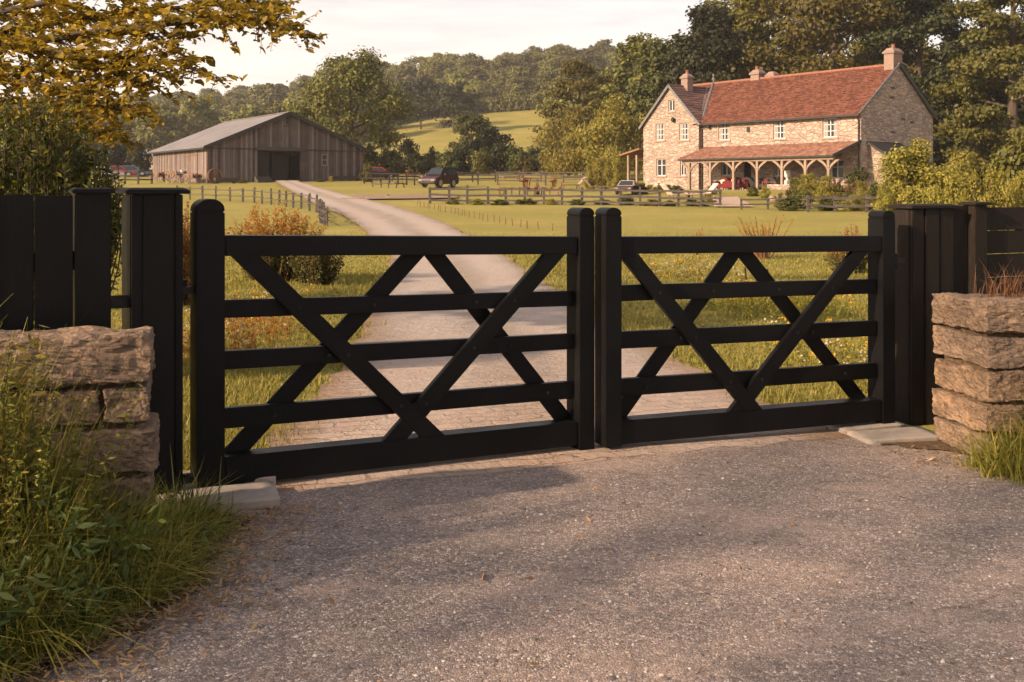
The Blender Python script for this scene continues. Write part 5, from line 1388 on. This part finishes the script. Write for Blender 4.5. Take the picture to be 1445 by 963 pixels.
def flower_patch(name, label, area, n, H, seed, cols=('flower_yellow',), leafmat='shrub_yellow'):
    r = np.random.default_rng(seed); x0, x1, y0, y1 = area; x = r.uniform(x0, x1, n); y = r.uniform(y0, y1, n)
    base = np.stack([x, y, T(x, y)], -1); root = thing(name, label, 'wildflowers', base.mean(0)); root['kind'] = 'stuff'
    c0 = base.mean(0); h = H * r.uniform(.45, 1.05, n); tip = base - c0 + np.stack([r.normal(0, .05, n), r.normal(0, .05, n), h], -1)
    m = MB()
    for b, t in zip(base - c0, tip): m.tube([b, (b + t) / 2, t], [.004, .003, .002], 3, False)
    m.build('stems', MAT[leafmat], root)
    k = r.integers(0, n, n * 13); f = r.uniform(.1, .9, len(k))[:, None]; C = (base - c0)[k] * (1 - f) + tip[k] * f + r.normal(0, .03, (len(k), 3))
    V, Fc = leaf_quads(C, r.uniform(.03, .07, len(k)), r, .35, .2); np_mesh('foliage', V, Fc, MAT[leafmat], root)
    for j, cm in enumerate(cols):
        k = np.arange(j, n, len(cols)); k = np.repeat(k, 6); C = tip[k] + r.normal(0, .018, (len(k), 3))
        V, Fc = leaf_quads(C, r.uniform(.018, .036, len(k)), r, .75, .9); np_mesh('flower_heads', V, Fc, MAT[cm], root)
flower_patch('wildflowers', 'yellow and orange wildflower strip on the lawn behind the right gate leaf', (2.6, 4.3, 12.4, 14.4), 170, .36, 141)
flower_patch('wildflowers', 'pale and yellow wildflowers on the verge close behind the right hinge post', (2.45, 4.0, 8.0, 10.2), 150, .32, 142, ('flower_yellow', 'flower_white'))
flower_patch('wildflowers', 'orange and yellow wild stalks on the verge behind the left hinge post', (-3.2, -2.1, 8.2, 11.4), 120, .34, 143, ('flower_yellow', 'flower_white'), 'orange_leaf')
flower_patch('wildflowers', 'sparse pale stalks on the lawn edge right of the meeting posts', (2.0, 3.9, 15.5, 18.5), 90, .42, 144, ('flower_white', 'flower_yellow'), 'willow_leaf')
flower_patch('wildflowers', 'red flower bed in front of the rightmost porch bay', (19.3, 22.2, 62.6, 64.4), 300, .95, 145, ('flower_red',), 'green_leaf')

# loose chips, fallen leaves and straw on the road
r = np.random.default_rng(19)
n = 14000
y = 2.6 * (7 / 2.6) ** r.uniform(0, 1, n); x = r.uniform(-.62, .62, n) * y
ok = (x > edge_x(np.clip(y, 2.55, 5.1)) + .02) & (y < 5.35 + .48 * x - .05 * 0) & (y < 6.3); x, y = x[ok], y[ok]; n = len(x)
c = np.stack([x, y, T(x, y) + .013], -1); S = r.gamma(2.2, .0016, n)[:, None] + .0014
o3 = np.array([[1, 0, 0], [0, 1, 0], [-1, 0, 0], [0, -1, 0], [0, 0, 1]], float); an = r.uniform(0, 6.28, n); ca, sa = np.cos(an), np.sin(an)
loc = o3[None] * np.stack([np.ones(n), r.uniform(.5, 1, n), r.uniform(.3, .8, n)], -1)[:, None]
loc = np.stack([loc[..., 0] * ca[:, None] - loc[..., 1] * sa[:, None], loc[..., 0] * sa[:, None] + loc[..., 1] * ca[:, None], loc[..., 2]], -1) * S[:, None]
i5 = np.arange(n)[:, None] * 5
tag(np_mesh('loose_gravel', (c[:, None] + loc).reshape(-1, 3), np.concatenate([i5 + q for q in ([0, 1, 4], [1, 2, 4], [2, 3, 4], [3, 0, 4])]), MAT['gravel_chip']), 'loose stone chips scattered over the asphalt', 'gravel', kind='stuff')
n1, n2, n3 = 6500, 600, 1500
y1 = r.uniform(2.5, 4.9, n1); x1 = edge_x(y1) + r.normal(.04, .17, n1)
y2 = r.uniform(2.7, 6, n2); x2 = r.uniform(-.6, .6, n2) * y2
x3 = r.uniform(2.3, 4.4, n3); y3 = 5.86 + r.normal(0, .14, n3) + .25 * (x3 < 2.7)
x = np.concatenate([x1, x2, x3]); y = np.concatenate([y1, y2, y3]); ok = y < 5.3 + .48 * x + 1.0 * (x > 2.2); x, y = x[ok], y[ok]; n = len(x)
lift = np.where(np.abs(x - edge_x(np.clip(y, 2.5, 5.1))) < .3, .026, .018)
c = np.stack([x, y, T(x, y) + lift + r.uniform(0, .008, n)], -1); ax = np.stack([np.cos(an_ := r.uniform(0, 6.28, n)), np.sin(an_), r.normal(0, .12, n)], -1)
V, Fc = leaf_quads(c, r.gamma(2.2, .0085, n) + .006, r, .26, 3.0, ax, .05)
tag(np_mesh('fallen_leaves', V, Fc, MAT['litter']), 'dry fallen leaves and straw along the edges of the road', 'leaf litter', kind='stuff')
# ================================================================== FENCES
def rail_fence(label, pts, post_gap, hgt, rails, mat='grey_wood', pw=.11, rw=.10, jitter=.03, seed=1, lean=0.02, name='rail_fence', skip=()):
    """pts: ground points in order; posts and rails are parts of the one fence"""
    r = np.random.default_rng(seed); p0 = Vector((*pts[0][:2], Tz(*pts[0][:2])))
    root = thing(name, label, 'fence', p0)
    a = np.array([p[:2] for p in pts]); s = np.concatenate([[0], np.cumsum(np.hypot(*np.diff(a, axis=0).T))]); n = max(2, int(round(s[-1] / post_gap)) + 1)
    q = np.stack([np.interp(np.linspace(0, s[-1], n), s, a[:, c]) for c in (0, 1)], -1); q[1:-1] += r.normal(0, post_gap * .04, (n - 2, 2))
    tops = []
    for i, (x, y) in enumerate(q):
        b = Vector((x, y, Tz(x, y))) - p0; h = hgt * r.uniform(.97, 1.16); t = b + Vector((r.normal(0, lean), r.normal(0, lean), h)); tops.append((b, t))
        m = MB(); m.bar(b - Vector((0, 0, .3)), t, pw * r.uniform(.85, 1.2), pw * r.uniform(.85, 1.2), (0, 1, 0)); m.build('post', MAT[mat], root, .008, 1)
    for k, f in enumerate(rails):
        for i in range(n - 1):
            if (i, k) in skip: continue
            (b0, t0), (b1, t1) = tops[i], tops[i + 1]; fj0, fj1 = f + r.normal(0, jitter), f + r.normal(0, jitter)
            off = Vector((0, -(pw / 2 + .03), 0)); m = MB()
            m.bar(b0 + Vector((-.08, 0, hgt * fj0)) + off, b1 + Vector((.08, 0, hgt * fj1)) + off, .045, rw, (0, 0, 1)); m.build('rail', MAT[mat], root)
    return root
g = lambda px, d: tuple(Gd(px, d)[:2])
rail_fence('long grey post-and-rail fence across the paddock lawn, ending at the boardwalk', [g(607, 57.5), g(720, 57), g(860, 55.5), g(1016, 53.5)], 1.05, .92, (.2, .52, .88), pw=.12, rw=.11, seed=2)
rail_fence('low broken garden fence between the boardwalk and the garden bushes', [g(1046, 51.5), g(1090, 51.5), g(1140, 50)], 1.3, .55, (.45, .95), pw=.10, rw=.08, seed=3, jitter=.08)
rail_fence('grey garden rail fence running from the bushes to behind the right gate post', [g(1140, 49), g(1190, 49), g(1262, 48)], 1.5, .75, (.4, .9), pw=.13, rw=.12, seed=4, jitter=.05)
rail_fence('far thin paddock fence in front of the hedge line bushes', [g(636, 96), g(700, 98), g(780, 96), g(850, 92)], 2.4, 1.0, (.35, .65, .95), pw=.13, rw=.09, seed=5)
rail_fence('nearer far-paddock fence with three rails behind the dark red car', [g(640, 89), g(690, 90), g(770, 88)], 2.0, 1.05, (.4, .85), pw=.14, rw=.10, seed=6)
rail_fence('weathered fence crossing the left lawn in front of the barn and bending at the lane', [g(250, 63), g(300, 61), g(350, 59), g(400, 55), g(436, 51), g(446, 48.5)], 1.3, .78, (.45, .88), pw=.085, rw=.05, seed=7, jitter=.05)
rail_fence('rough wire and picket fence beside the lane, at the bend of the left fence', [g(450, 48), g(454, 43), g(452, 39), g(462, 36.5)], .32, .62, (.4, .8), pw=.05, rw=.03, seed=8, jitter=.08, lean=.05)
rail_fence('dark yard fence beside the left corner of the barn', [g(158, 92), g(190, 91), g(214, 93)], 1.5, 1.15, (.35, .7, 1.0), pw=.13, rw=.12, seed=9, mat='grey_wood')
rail_fence('dark stock fence joining the barn to the dark red car', [g(514, 93), g(548, 91), g(598, 88)], 1.1, 1.0, (.5, .95), pw=.12, rw=.10, seed=10, mat='dark_wood')
rail_fence('broken low hurdle lying in the grass in front of the stock fence', [g(526, 84), g(556, 82), g(572, 83)], 1.0, .45, (.7,), pw=.09, rw=.08, seed=11, jitter=.2, mat='grey_wood', lean=.15)
rail_fence('row of thin wire-fence stakes along the right edge of the lane', [g(588, 55), g(640, 47), g(690, 40), g(740, 35.5), g(840, 31.5)], .85, .27, (), pw=.035, rw=.02, seed=12, lean=.04, mat='brown_wood', name='wire_fence')
rail_fence('two thin leaning fence stakes on the lawn behind the right gate leaf', [g(1058, 14.6), g(1079, 14.4)], .22, .42, (), pw=.028, rw=.02, seed=13, mat='dark_wood', name='wire_fence')

# boardwalk from the lawn up to the porch
bw_a, bw_b = np.array(g(1036, 53.2)), np.array(g(1024, 64.5))
def boardwalk():
    c0 = Vector((*bw_a, Tz(*bw_a))); root = thing('boardwalk', 'weathered plank boardwalk leading up from the rail fence to the porch', 'boardwalk', c0); m = MB(); n = 34
    r = np.random.default_rng(3)
    for i in range(n):
        t = i / (n - 1); p = bw_a + (bw_b - bw_a) * t; w = .95 - .25 * t + r.normal(0, .02); z = Tz(*p) + .07
        m.box(p[0] - w - c0.x, p[0] + w - c0.x, p[1] - c0.y, p[1] - c0.y + .27, z - c0.z, z - c0.z + .05)
    m.build('planks', MAT['board_walk'], root)
    m = MB()
    for sx in (-.6, .6):
        for i in range(12):
            p = bw_a + (bw_b - bw_a) * i / 12; q = bw_a + (bw_b - bw_a) * (i + 1) / 12; m.bar((p[0] + sx - c0.x, p[1] - c0.y, Tz(*p) - c0.z), (q[0] + sx - c0.x, q[1] - c0.y, Tz(*q) - c0.z), .08, .12)
    m.build('bearers', MAT['grey_wood'], root)
boardwalk()

# ================================================================== VEHICLES
def car(label, loc, rz, paint, suv=False, L=4.3, dark_roof=None, estate=False):
    """local x is forward"""
    root = thing('parked_car', label, 'car', loc, rz, 'parked cars round the farm')
    W = .86; hb = 1.02 if suv else .86; ht = 1.68 if suv else 1.36; h = L / 2; wr = .36 if suv else .31; wx = (-h + .82, h - .86)
    def arch(cx):
        return [(cx + (wr + .05) * math.cos(a), .30 + (wr + .05) * math.sin(a)) for a in np.linspace(math.pi, 0, 9)]
    prof = [(-h + .04, .32)] + arch(wx[0]) + arch(wx[1]) + [(h - .05, .32), (h, .52), (h - .06, .70), (h - .95, hb - .02), (-h + .12, hb), (-h, hb - .18)]
    m = MB(); m.prism(prof, 'y', -W, W); body = m.build('body', MAT[paint], root, .05, 2)
    x0, x1 = (-h + .08, h - 1.0); r0, r1 = (x0 + (.28 if (suv or estate) else .62), x1 - .72)
    def cab(z0, z1, fx0, fx1, inset):
        t0, t1 = (z0 - hb) / (ht - hb), (z1 - hb) / (ht - hb); l = lambda a, b, t: a + (b - a) * t
        return t0, t1, l
    l = lambda a, b, t: a + (b - a) * t
    wb, wt = W - .03, W - .20
    def ring(t, e=0): return [(l(x0, r0, t) - e, -l(wb, wt, t) - e), (l(x1, r1, t) + e, -l(wb, wt, t) - e), (l(x1, r1, t) + e, l(wb, wt, t) + e), (l(x0, r0, t) - e, l(wb, wt, t) + e)]
    m = MB(); a, b = ring(0), ring(1); vs = [(x, y, hb - .02) for x, y in a] + [(x, y, ht) for x, y in b]
    m.add(vs, [(0, 3, 2, 1), (4, 5, 6, 7), (0, 1, 5, 4), (1, 2, 6, 5), (2, 3, 7, 6), (3, 0, 4, 7)])
    cabin = m.build('roof', MAT[dark_roof or paint], root, .06, 2)
    # glass stands a hair proud of the cabin
    def glass(name, side, u0, u1, t0, t1):
        c0, c1 = ring(t0, .012), ring(t1, .012); i, j = {'rear': (3, 0), 'front': (1, 2), 'right': (0, 1), 'left': (2, 3)}[side]
        P_ = lambda ringc, u, t: Vector((*(np.array(ringc[i]) * (1 - u) + np.array(ringc[j]) * u), l(hb, ht, t)))
        q = [P_(c0, u0, t0), P_(c0, u1, t0), P_(c1, u1, t1), P_(c1, u0, t1)]; n = (q[1] - q[0]).cross(q[3] - q[0]).normalized() * .01
        m = MB(); m.add([p - n for p in q] + [p + n for p in q], [(0, 3, 2, 1), (4, 5, 6, 7), (0, 1, 5, 4), (1, 2, 6, 5), (2, 3, 7, 6), (3, 0, 4, 7)]); m.build(name, MAT['glass'], cabin)
    glass('rear_window', 'rear', .10, .90, .12, .86); glass('windscreen', 'front', .08, .92, .10, .90)
    for s in ('right', 'left'):
        for u0, u1 in ((.10, .33), (.36, .62), (.65, .88)): glass('side_window', s, u0, u1, .14, .84)
    for wx_ in wx:
        for sy in (-1, 1):
            m = MB(); m.lathe([(wr - .1, -.1), (wr - .02, -.1), (wr, -.06), (wr, .06), (wr - .02, .1), (wr - .1, .1)], (wx_, sy * (W - .10), .02 + wr), 18, 'y'); w = m.build('wheel', MAT['tyre'], root, smooth=False)
            m = MB(); m.lathe([(.03, -.105), (wr - .11, -.101), (wr - .11, .101), (.03, .105)], (wx_, sy * (W - .10), .02 + wr), 14, 'y'); m.build('rim', MAT['rim'], w)
    for sy in (-1, 1):
        m = MB(); m.box(-h - .012, -h + .06, sy * .66 - .12, sy * .66 + .12, hb - .36, hb - .2); m.build('tail_light', MAT['lamp_red'], root, .01)
        m = MB(); m.box(h - .09, h + .012, sy * .62 - .16, sy * .62 + .16, .56, .66); m.build('headlight', MAT['lamp_clear'], root, .01)
        m = MB(); m.box(x1 - .45, x1 - .3, sy * (W + .09) - .08, sy * (W + .09) + .08, hb + .02, hb + .14); m.build('mirror', MAT[paint], root, .02)
    for x_ in (-h - .02, h - .10):
        m = MB(); m.box(x_, x_ + .12, -.80, .80, .34, .5); m.build('bumper', MAT['car_black'], root, .03)
    return root
def car_px(label, px, d, rz, paint, **kw):
    p = Gd(px, d); return car(label, (p.x, p.y, p.z), rz, paint, **kw)
car_px('dark red off-roader with black roof parked on the lawn between barn and paddock', 619, 83, R(240), 'car_red', suv=True, dark_roof='car_black', L=3.6).scale = (.98,) * 3
car_px('small old dark red car with pale roof behind the rail fence left of the house', 884, 69, R(250), 'car_red', dark_roof='car_cream', L=2.9).scale = (.72,) * 3
car_px('bright red car beyond the yard fence at the far left of the barn', 170, 122, R(18), 'car_bright', L=3.6)
car_px('dark blue car at the right of the bright red one, by the clipped bushes', 190, 125, R(14), 'car_blue', estate=True, L=3.6)
car_px('white saloon parked in the far left yard, nearest to the evergreen shrub', 150, 112, R(30), 'car_white', L=3.6)
car_px('red-roofed dark car half hidden behind the stock fence beside the barn', 535, 104, R(20), 'car_black', dark_roof='car_bright', L=3.8)

# ================================================================== FARM THINGS
def spoked(mb, c, rad, axis='y', spokes=10, w=.06):
    n = 22; pts = [Vector((c[0] + rad * math.cos(t), c[1], c[2] + rad * math.sin(t))) for t in np.linspace(0, 2 * math.pi, n + 1)]
    mb.tube(pts, w * .6, 5, False)
    for k in range(spokes):
        t = 2 * math.pi * k / spokes; mb.tube([c, (c[0] + rad * math.cos(t), c[1], c[2] + rad * math.sin(t))], w * .35, 4, False)
    mb.lathe([(.09, -.09), (.09, .09)], c, 8, 'y')
def cart(label, px, d, rz, L=2.4, loadmat='clay', wheels=.5, group='old wooden carts by the barn'):
    p = Gd(px, d); root = thing('wooden_cart', label, 'cart', p, rz, group); m = MB()
    zb_ = wheels + .1
    m.box(-L / 2, L / 2, -.5, .5, zb_, zb_ + .1); b = m.build('bed', MAT['brown_wood'], root, .01)
    for y in (-.5, .44):
        m = MB(); m.box(-L / 2, L / 2, y, y + .06, zb_ + .102, zb_ + .42); m.build('side_board', MAT['brown_wood'], root, .01)
    m = MB(); m.bar((L / 2, -.3, zb_ + .05), (L / 2 + 1.1, -.12, .35), .07, .07); m.bar((L / 2, .3, zb_ + .05), (L / 2 + 1.1, .12, .35), .07, .07); m.build('shaft', MAT['grey_wood'], root)
    for x in ((-L * .3, L * .3) if L > 2 else (0,)):
        for y in (-.6, .6):
            m = MB(); spoked(m, (x, y, wheels + .03), wheels); m.build('wheel', MAT['oak'], root)
    r = np.random.default_rng(int(px)); m = MB()
    for i in range(7): m.lathe([(.12, 0), (.2, .3), (.22, .33), (.18, .34)], (-L / 2 + .3 + i * (L - .6) / 6, r.uniform(-.25, .25), zb_ + .102), 9)
    m.build('load', MAT[loadmat], root)
    return root
cart('old cart loaded with clay pots at the far end of the barn side', 226, 99, R(126), 2.4, 'clay', .42)
cart('old cart with tall spoked wheels at the middle of the barn side', 250, 95, R(130), 2.2, 'white_stone', .62)
cart('short handcart tipped beside the barn corner, loaded with clay pots', 272, 92.5, R(140), 1.5, 'clay', .40)
p = Gd(304, 94.4); wl = thing('wagon_wheel', 'rust-orange wagon wheel leaning on the barn front left of the doorway', 'wagon wheel', p, R(35)); m = MB(); spoked(m, (0, 0, .68), .66, w=.13); m.build('wheel', MAT['rust'], wl); wl.rotation_euler = (R(-8), 0, R(35))
def trough(label, px, d, rz, L, mat):
    p = Gd(px, d); root = thing('wooden_trough', label, 'trough', p, rz, 'troughs along the barn front'); m = MB()
    m.prism([(-.3, .5), (-.2, .15), (.2, .15), (.3, .5), (.25, .5), (.16, .2), (-.16, .2), (-.25, .5)], 'x', -L / 2, L / 2); m.build('basin', MAT[mat], root)
    for x in (-L / 2 + .2, L / 2 - .2):
        m = MB(); m.box(x - .06, x + .06, -.3, .3, 0, .148); m.build('leg', MAT['dark_wood'], root)
    m = MB()
    for x in (-L / 2, L / 2 - .05): m.add([(x, -.3, .5), (x, .3, .5), (x, .2, .15), (x, -.2, .15), (x + .05, -.3, .5), (x + .05, .3, .5), (x + .05, .2, .15), (x + .05, -.2, .15)], [(0, 1, 2, 3), (4, 7, 6, 5), (0, 4, 5, 1), (2, 6, 7, 3)])
    m.build('end_board', MAT[mat], root)
trough('dark trough along the barn front under the rust-orange wheel', 318, 93.6, R(35), 2.0, 'grey_wood')
trough('long grey trough along the barn front right of the doorway', 487, 101.4, R(35), 3.0, 'grey_wood')
p = Gd(371, 96.8); st = thing('wooden_steps', 'short stack of timber steps at the left side of the barn doorway', 'steps', p, R(35))
for i in range(3):
    m = MB(); m.box(-.75, .75, -.7 + i * .3, -.4 + i * .3, 0, .2 + i * .18); m.build('tread', MAT['grey_wood'], st, .01)
bush('olive', 'low green weeds at the barn wall between wheel and steps', 342, 94.2, 255, 7); bush('yellow', 'yellow flowering pot plant by the barn wall right of the doorway', 468, 100.4, 250, 4); bush('green', 'green weed at the barn wall just right of the doorway', 452, 98.5, 254, 6); bush('olive', 'weedy bush at the right end of the barn where the stock fence starts', 518, 98, 236, 9)
def implement(label, px, d, L, mats, seed):
    r = np.random.default_rng(seed); p = Gd(px, d); root = thing('farm_implement', label, 'farm machine', p, R(4), 'old farm machines behind the paddock fence')
    m = MB(); m.bar((-L / 2, 0, .55), (L / 2, 0, .55), .1, .1); m.bar((-L / 2, .7, .5), (L / 2, .7, .5), .08, .08)
    for x in np.linspace(-L / 2, L / 2, 5): m.bar((x, 0, .55), (x, .7, .5), .07, .07)
    m.build('frame', MAT[mats[0]], root)
    for x in np.linspace(-L / 2 + .15, L / 2 - .15, int(L / .42)):
        m = MB(); m.lathe([(.05, -.03), (.33, -.008), (.33, .008), (.05, .03)], (x, -.05, .33), 16, 'x'); m.build('disc', MAT[mats[1]], root)
    m = MB(); m.lathe([(.05, .6), (.05, .95), (.24, 1.0), (.26, 1.1), (.22, 1.06), (.05, 1.03)], (L * .12, .3, 0), 10); m.build('seat', MAT[mats[2]], root)
    m = MB()
    for x in (.3, .42, .55): m.bar((x * L * .5, .4, .55), (x * L * .5 + .1, .2, 1.25), .04, .05)
    m.build('lever', MAT[mats[2]], root)
    for x in (-L / 2 - .12, L / 2 + .12):
        m = MB(); spoked(m, (0, 0, 0), .45, spokes=8); m.v = [(x + v[1], v[0] + .35, v[2] + .45) for v in m.v]; m.build('wheel', MAT['rust'], root)
implement('rusty disc harrow with red seat and levers behind the paddock rail fence', 733, 66, 2.3, ('rust', 'iron', 'red_fabric'), 1)
implement('faded yellow disc harrow right of the rusty one', 776, 66.5, 1.4, ('yellow_paint', 'rust', 'rust'), 2)
implement('long dark harrow behind the stock fence, between barn and off-roader', 571, 98, 2.6, ('iron', 'iron', 'rust'), 3)
# furniture under the porch
def armchair(label, lx, ly, rz, mat, W=.8):
    X, Y = h2w(lx, ly); root = thing('armchair' if W < 1.2 else 'sofa', label, 'armchair' if W < 1.2 else 'sofa', (X, Y, HZ0 - .02), TH + rz, 'upholstered seats under the porch')
    m = MB(); m.box(-W / 2, W / 2, -.4, .35, .16, .46); m.build('seat', MAT[mat], root, .04)
    m = MB(); m.pbox((-W / 2, .352, .16), (W, 0, 0), (0, .16, 0), (0, .12, .80)); m.build('backrest', MAT[mat], root, .05)
    for s in (-1, 1):
        m = MB(); x = s * (W / 2 + .085); m.box(x - .08, x + .08, -.42, .42, .14, .66); m.build('armrest', MAT[mat], root, .05)
        for y in (-.34, .34):
            m = MB(); m.box(x - .03, x + .03, y - .03, y + .03, 0, .138); m.build('leg', MAT['dark_wood'], root)
    m = MB(); m.box(-W / 2 + .1, -W / 2 + .5, .12, .345, .47, .8); m.build('cushion', MAT['red_fabric' if mat == 'black_fabric' else 'cloth_cream'], root, .05)
def lx(px, y): return hx(px, y)
armchair('red armchair under the porch between the second and third posts, nearer the wall', lx(1020, -1.2), -1.2, R(10), 'red_fabric')
armchair('red armchair under the porch at the third post', lx(1030, -2.2), -2.2, R(-70), 'red_fabric')
armchair('red armchair right of the third porch post, turned sideways', lx(1043, -2.0), -2.0, R(60), 'red_fabric')
armchair('dark sofa with red cushion under the porch between the third and fourth posts', lx(1056, -1.1), -1.1, R(0), 'black_fabric', 1.7)
armchair('dark sofa with red cushion under the porch left of the fifth post', lx(1088, -1.2), -1.2, R(0), 'black_fabric', 1.8)
armchair('dark sofa under the porch between the fifth and sixth posts', lx(1124, -1.2), -1.2, R(0), 'black_fabric', 1.7)
armchair('dark armchair under the porch at the sixth post, in front of the white-framed window', lx(1146, -1.3), -1.3, R(-15), 'black_fabric')
def table(label, l_x, ly, mat, L=1.3):
    X, Y = h2w(l_x, ly); root = thing('table', label, 'table', (X, Y, HZ0 - .02), TH, 'porch tables'); m = MB(); m.box(-L / 2, L / 2, -.4, .4, .55, .6); m.build('table_top', MAT[mat], root, .01)
    for sx in (-1, 1):
        for sy in (-.34, .34):
            m = MB(); m.box(sx * (L / 2 - .08) - .035, sx * (L / 2 - .08) + .035, sy - .035, sy + .035, 0, .548); m.build('leg', MAT[mat], root)
table('low reddish table in front of the dark sofa left of the fifth porch post', lx(1089, -2.3), -2.3, 'brown_wood')
table('pale table by the white-framed window in the rightmost porch bay', lx(1158, -1.6), -1.6, 'white_stone')
X, Y = h2w(lx(1111, -2.2), -2.2); ur = thing('garden_urn', 'white garden urn on a pedestal right of the fifth porch post', 'urn', (X, Y, HZ0 - .02)); m = MB(); m.box(-.2, .2, -.2, .2, 0, .7); m.build('pedestal', MAT['white_stone'], ur, .02); m = MB(); m.lathe([(.12, .702), (.08, .8), (.2, .95), (.27, 1.2), (.2, 1.3), (.24, 1.4), (.18, 1.4)], n=14); m.build('bowl', MAT['white_stone'], ur)
# garden seats and rocks in front of the porch
def lounger(label, px, d, rz, mat, mat2):
    p = Gd(px, d); root = thing('deck_lounger', label, 'lounger', p, rz, 'garden loungers before the porch'); m = MB(); m.box(-.95, .55, -.34, .34, .28, .36); m.build('seat', MAT[mat], root, .03)
    m = MB(); m.pbox((.555, -.34, .3), (.55, 0, .62), (0, .68, 0), (-.07, 0, .06)); m.build('backrest', MAT[mat], root, .02)
    m = MB()
    for k in range(5): m.box(-.9 + k * .3, -.78 + k * .3, -.345, .345, .362, .375)
    m.build('stripe', MAT[mat2], root)
    for x in (-.8, .45):
        for y in (-.28, .28):
            m = MB(); m.box(x - .03, x + .03, y - .03, y + .03, 0, .278); m.build('leg', MAT['brown_wood'], root)
lounger('red and cream striped lounger on the grass under the wing windows', 957, 62.5, R(195), 'cloth_cream', 'red_fabric')
lounger('cream deck lounger with raised back, beside the first porch post', 988, 63.5, R(10), 'cloth_cream', 'brown_wood')
for lb, px, d, rz_, a_, b_ in (('wooden lounger on the grass left of the orange-tipped shrub, behind the paddock', 808, 80, 15, 'oak', 'red_fabric'), ('wooden lounger right of the orange-tipped shrub, behind the paddock', 842, 76, 190, 'oak', 'brown_wood'),
    ('faded red lounger far back beyond the thin paddock fence', 724, 104, 5, 'red_fabric', 'brown_wood'), ('orange-red lounger by the far thin fence, right of the faded red one', 747, 98, 185, 'red_fabric', 'cloth_cream')): lounger(lb, px, d, R(rz_), a_, b_)
def rock(label, px, d, w, dp, h, mat, seed, name='boulder'):
    p = Gd(px, d); r = np.random.default_rng(seed); bm = bmesh.new(); bmesh.ops.create_icosphere(bm, subdivisions=4, radius=1); from mathutils import noise as nz
    for v in bm.verts:
        c = v.co.copy(); k = 1 + .09 * nz.noise(c * 1.3 + Vector((seed, 0, 0))) + .03 * nz.noise(c * 4); sg = lambda t, e: math.copysign(abs(t) ** e, t)
        v.co = Vector((sg(c.x, .75) * w * k, sg(c.y, .8) * dp * k, sg(c.z, .7) * h * k))
    me = bpy.data.meshes.new(name); bm.to_mesh(me); bm.free(); me.polygons.foreach_set('use_smooth', [True] * len(me.polygons)); o = link_mesh(name, me, MAT[mat], loc=(p.x, p.y, p.z + h * .55)); tag(o, label, 'boulder')
rock('big rounded reddish boulder with flat top on the garden edge, below the red flower bed', 1191, 54, .68, .5, .30, 'boulder', 3)
rock('pale pink flat-topped mound of stone in front of the fifth porch post', 1101, 61, .72, .5, .22, 'lintel', 5)
# ================================================================== CAMERA, LIGHT, AIR
cam = bpy.data.cameras.new('camera'); co = bpy.data.objects.new('camera', cam); COL.objects.link(co); scene.camera = co
co.location = (0, 0, EYE); co.rotation_euler = (R(90), 0, 0)
cam.sensor_width = 36; cam.lens = 36; cam.clip_start = .05; cam.clip_end = 4000
cam.shift_y = -(481.5 - HZ) / 1445.0
cam.dof.use_dof = True; cam.dof.focus_distance = 6.4; cam.dof.aperture_fstop = 14

SUN_AZ, SUN_EL = math.atan2(-.84, -.54), R(23)
S = Vector((math.sin(SUN_AZ) * math.cos(SUN_EL), math.cos(SUN_AZ) * math.cos(SUN_EL), math.sin(SUN_EL)))
sl = bpy.data.lights.new('sun', 'SUN'); so = bpy.data.objects.new('sun', sl); COL.objects.link(so)
sl.energy = 5.0; sl.angle = R(1.1); sl.color = (1.0, .735, .50)
so.rotation_euler = S.to_track_quat('Z', 'Y').to_euler(); so.location = (-30, 12, 30)

w = bpy.data.worlds.new('World'); scene.world = w; w.use_nodes = True
N = NB('', w)
sky = N.n('ShaderNodeTexSky', _sky_type='NISHITA', _sun_disc=False, _sun_elevation=SUN_EL, _sun_rotation=SUN_AZ % (2 * math.pi), _air_density=1.0, _dust_density=3.0, _ozone_density=1.0)
gen = N.n('ShaderNodeTexCoord').outputs['Generated']
cl = N.noise(N.mapped(gen, (1.6, 1.6, 9)), 2.2, 6, .6, .4)
cl2 = N.noise(N.mapped(gen, (3, 3, 26), (0, .1, 0)), 2.4, 5, .6, .3)
z = N.n('ShaderNodeSeparateXYZ', Vector=gen).outputs[2]
veil = N.ramp(z, [(0, .95), (.08, .82), (.2, .5), (1, .25)])
streak = N.ramp(cl2, [(.35, (6.3, 5.3, 4.85)), (.65, (8.6, 7.0, 5.8))])
f = N.math('MULTIPLY', veil, N.ramp(cl, [(.3, .75), (.65, 1)]))
col = N.mix(f, sky.outputs[0], streak)
bg = N.n('ShaderNodeBackground', Color=col, Strength=.1)
N.n('ShaderNodeOutputWorld', Surface=bg.outputs[0])

# evening haze in the valley: one even volume round everything
HAZE = 0.00031
if HAZE:
    m = MB(); m.box(-660, 660, -70, 1060, -4, 140)
    N = NB('haze'); v = N.n('ShaderNodeVolumePrincipled', Color=(.95, .90, .85, 1), Density=HAZE, Anisotropy=.35)
    N.n('ShaderNodeOutputMaterial', Volume=v.outputs[0])
    hz = m.build('haze', N.m); hz['kind'] = 'stuff'; hz.display_type = 'WIRE'

scene.view_settings.view_transform = 'Standard'; scene.view_settings.look = 'None'
scene.view_settings.exposure = 1.12; scene.view_settings.gamma = 1; scene.view_settings.use_curve_mapping = False
c = scene.cycles
scene.render.engine = 'CYCLES'
c.use_denoising = True; c.max_bounces = 5; c.diffuse_bounces = 3; c.glossy_bounces = 2; c.transmission_bounces = 3; c.volume_bounces = 0; c.transparent_max_bounces = 4
c.use_adaptive_sampling = True; c.adaptive_threshold = .02; c.sample_clamp_indirect = 6
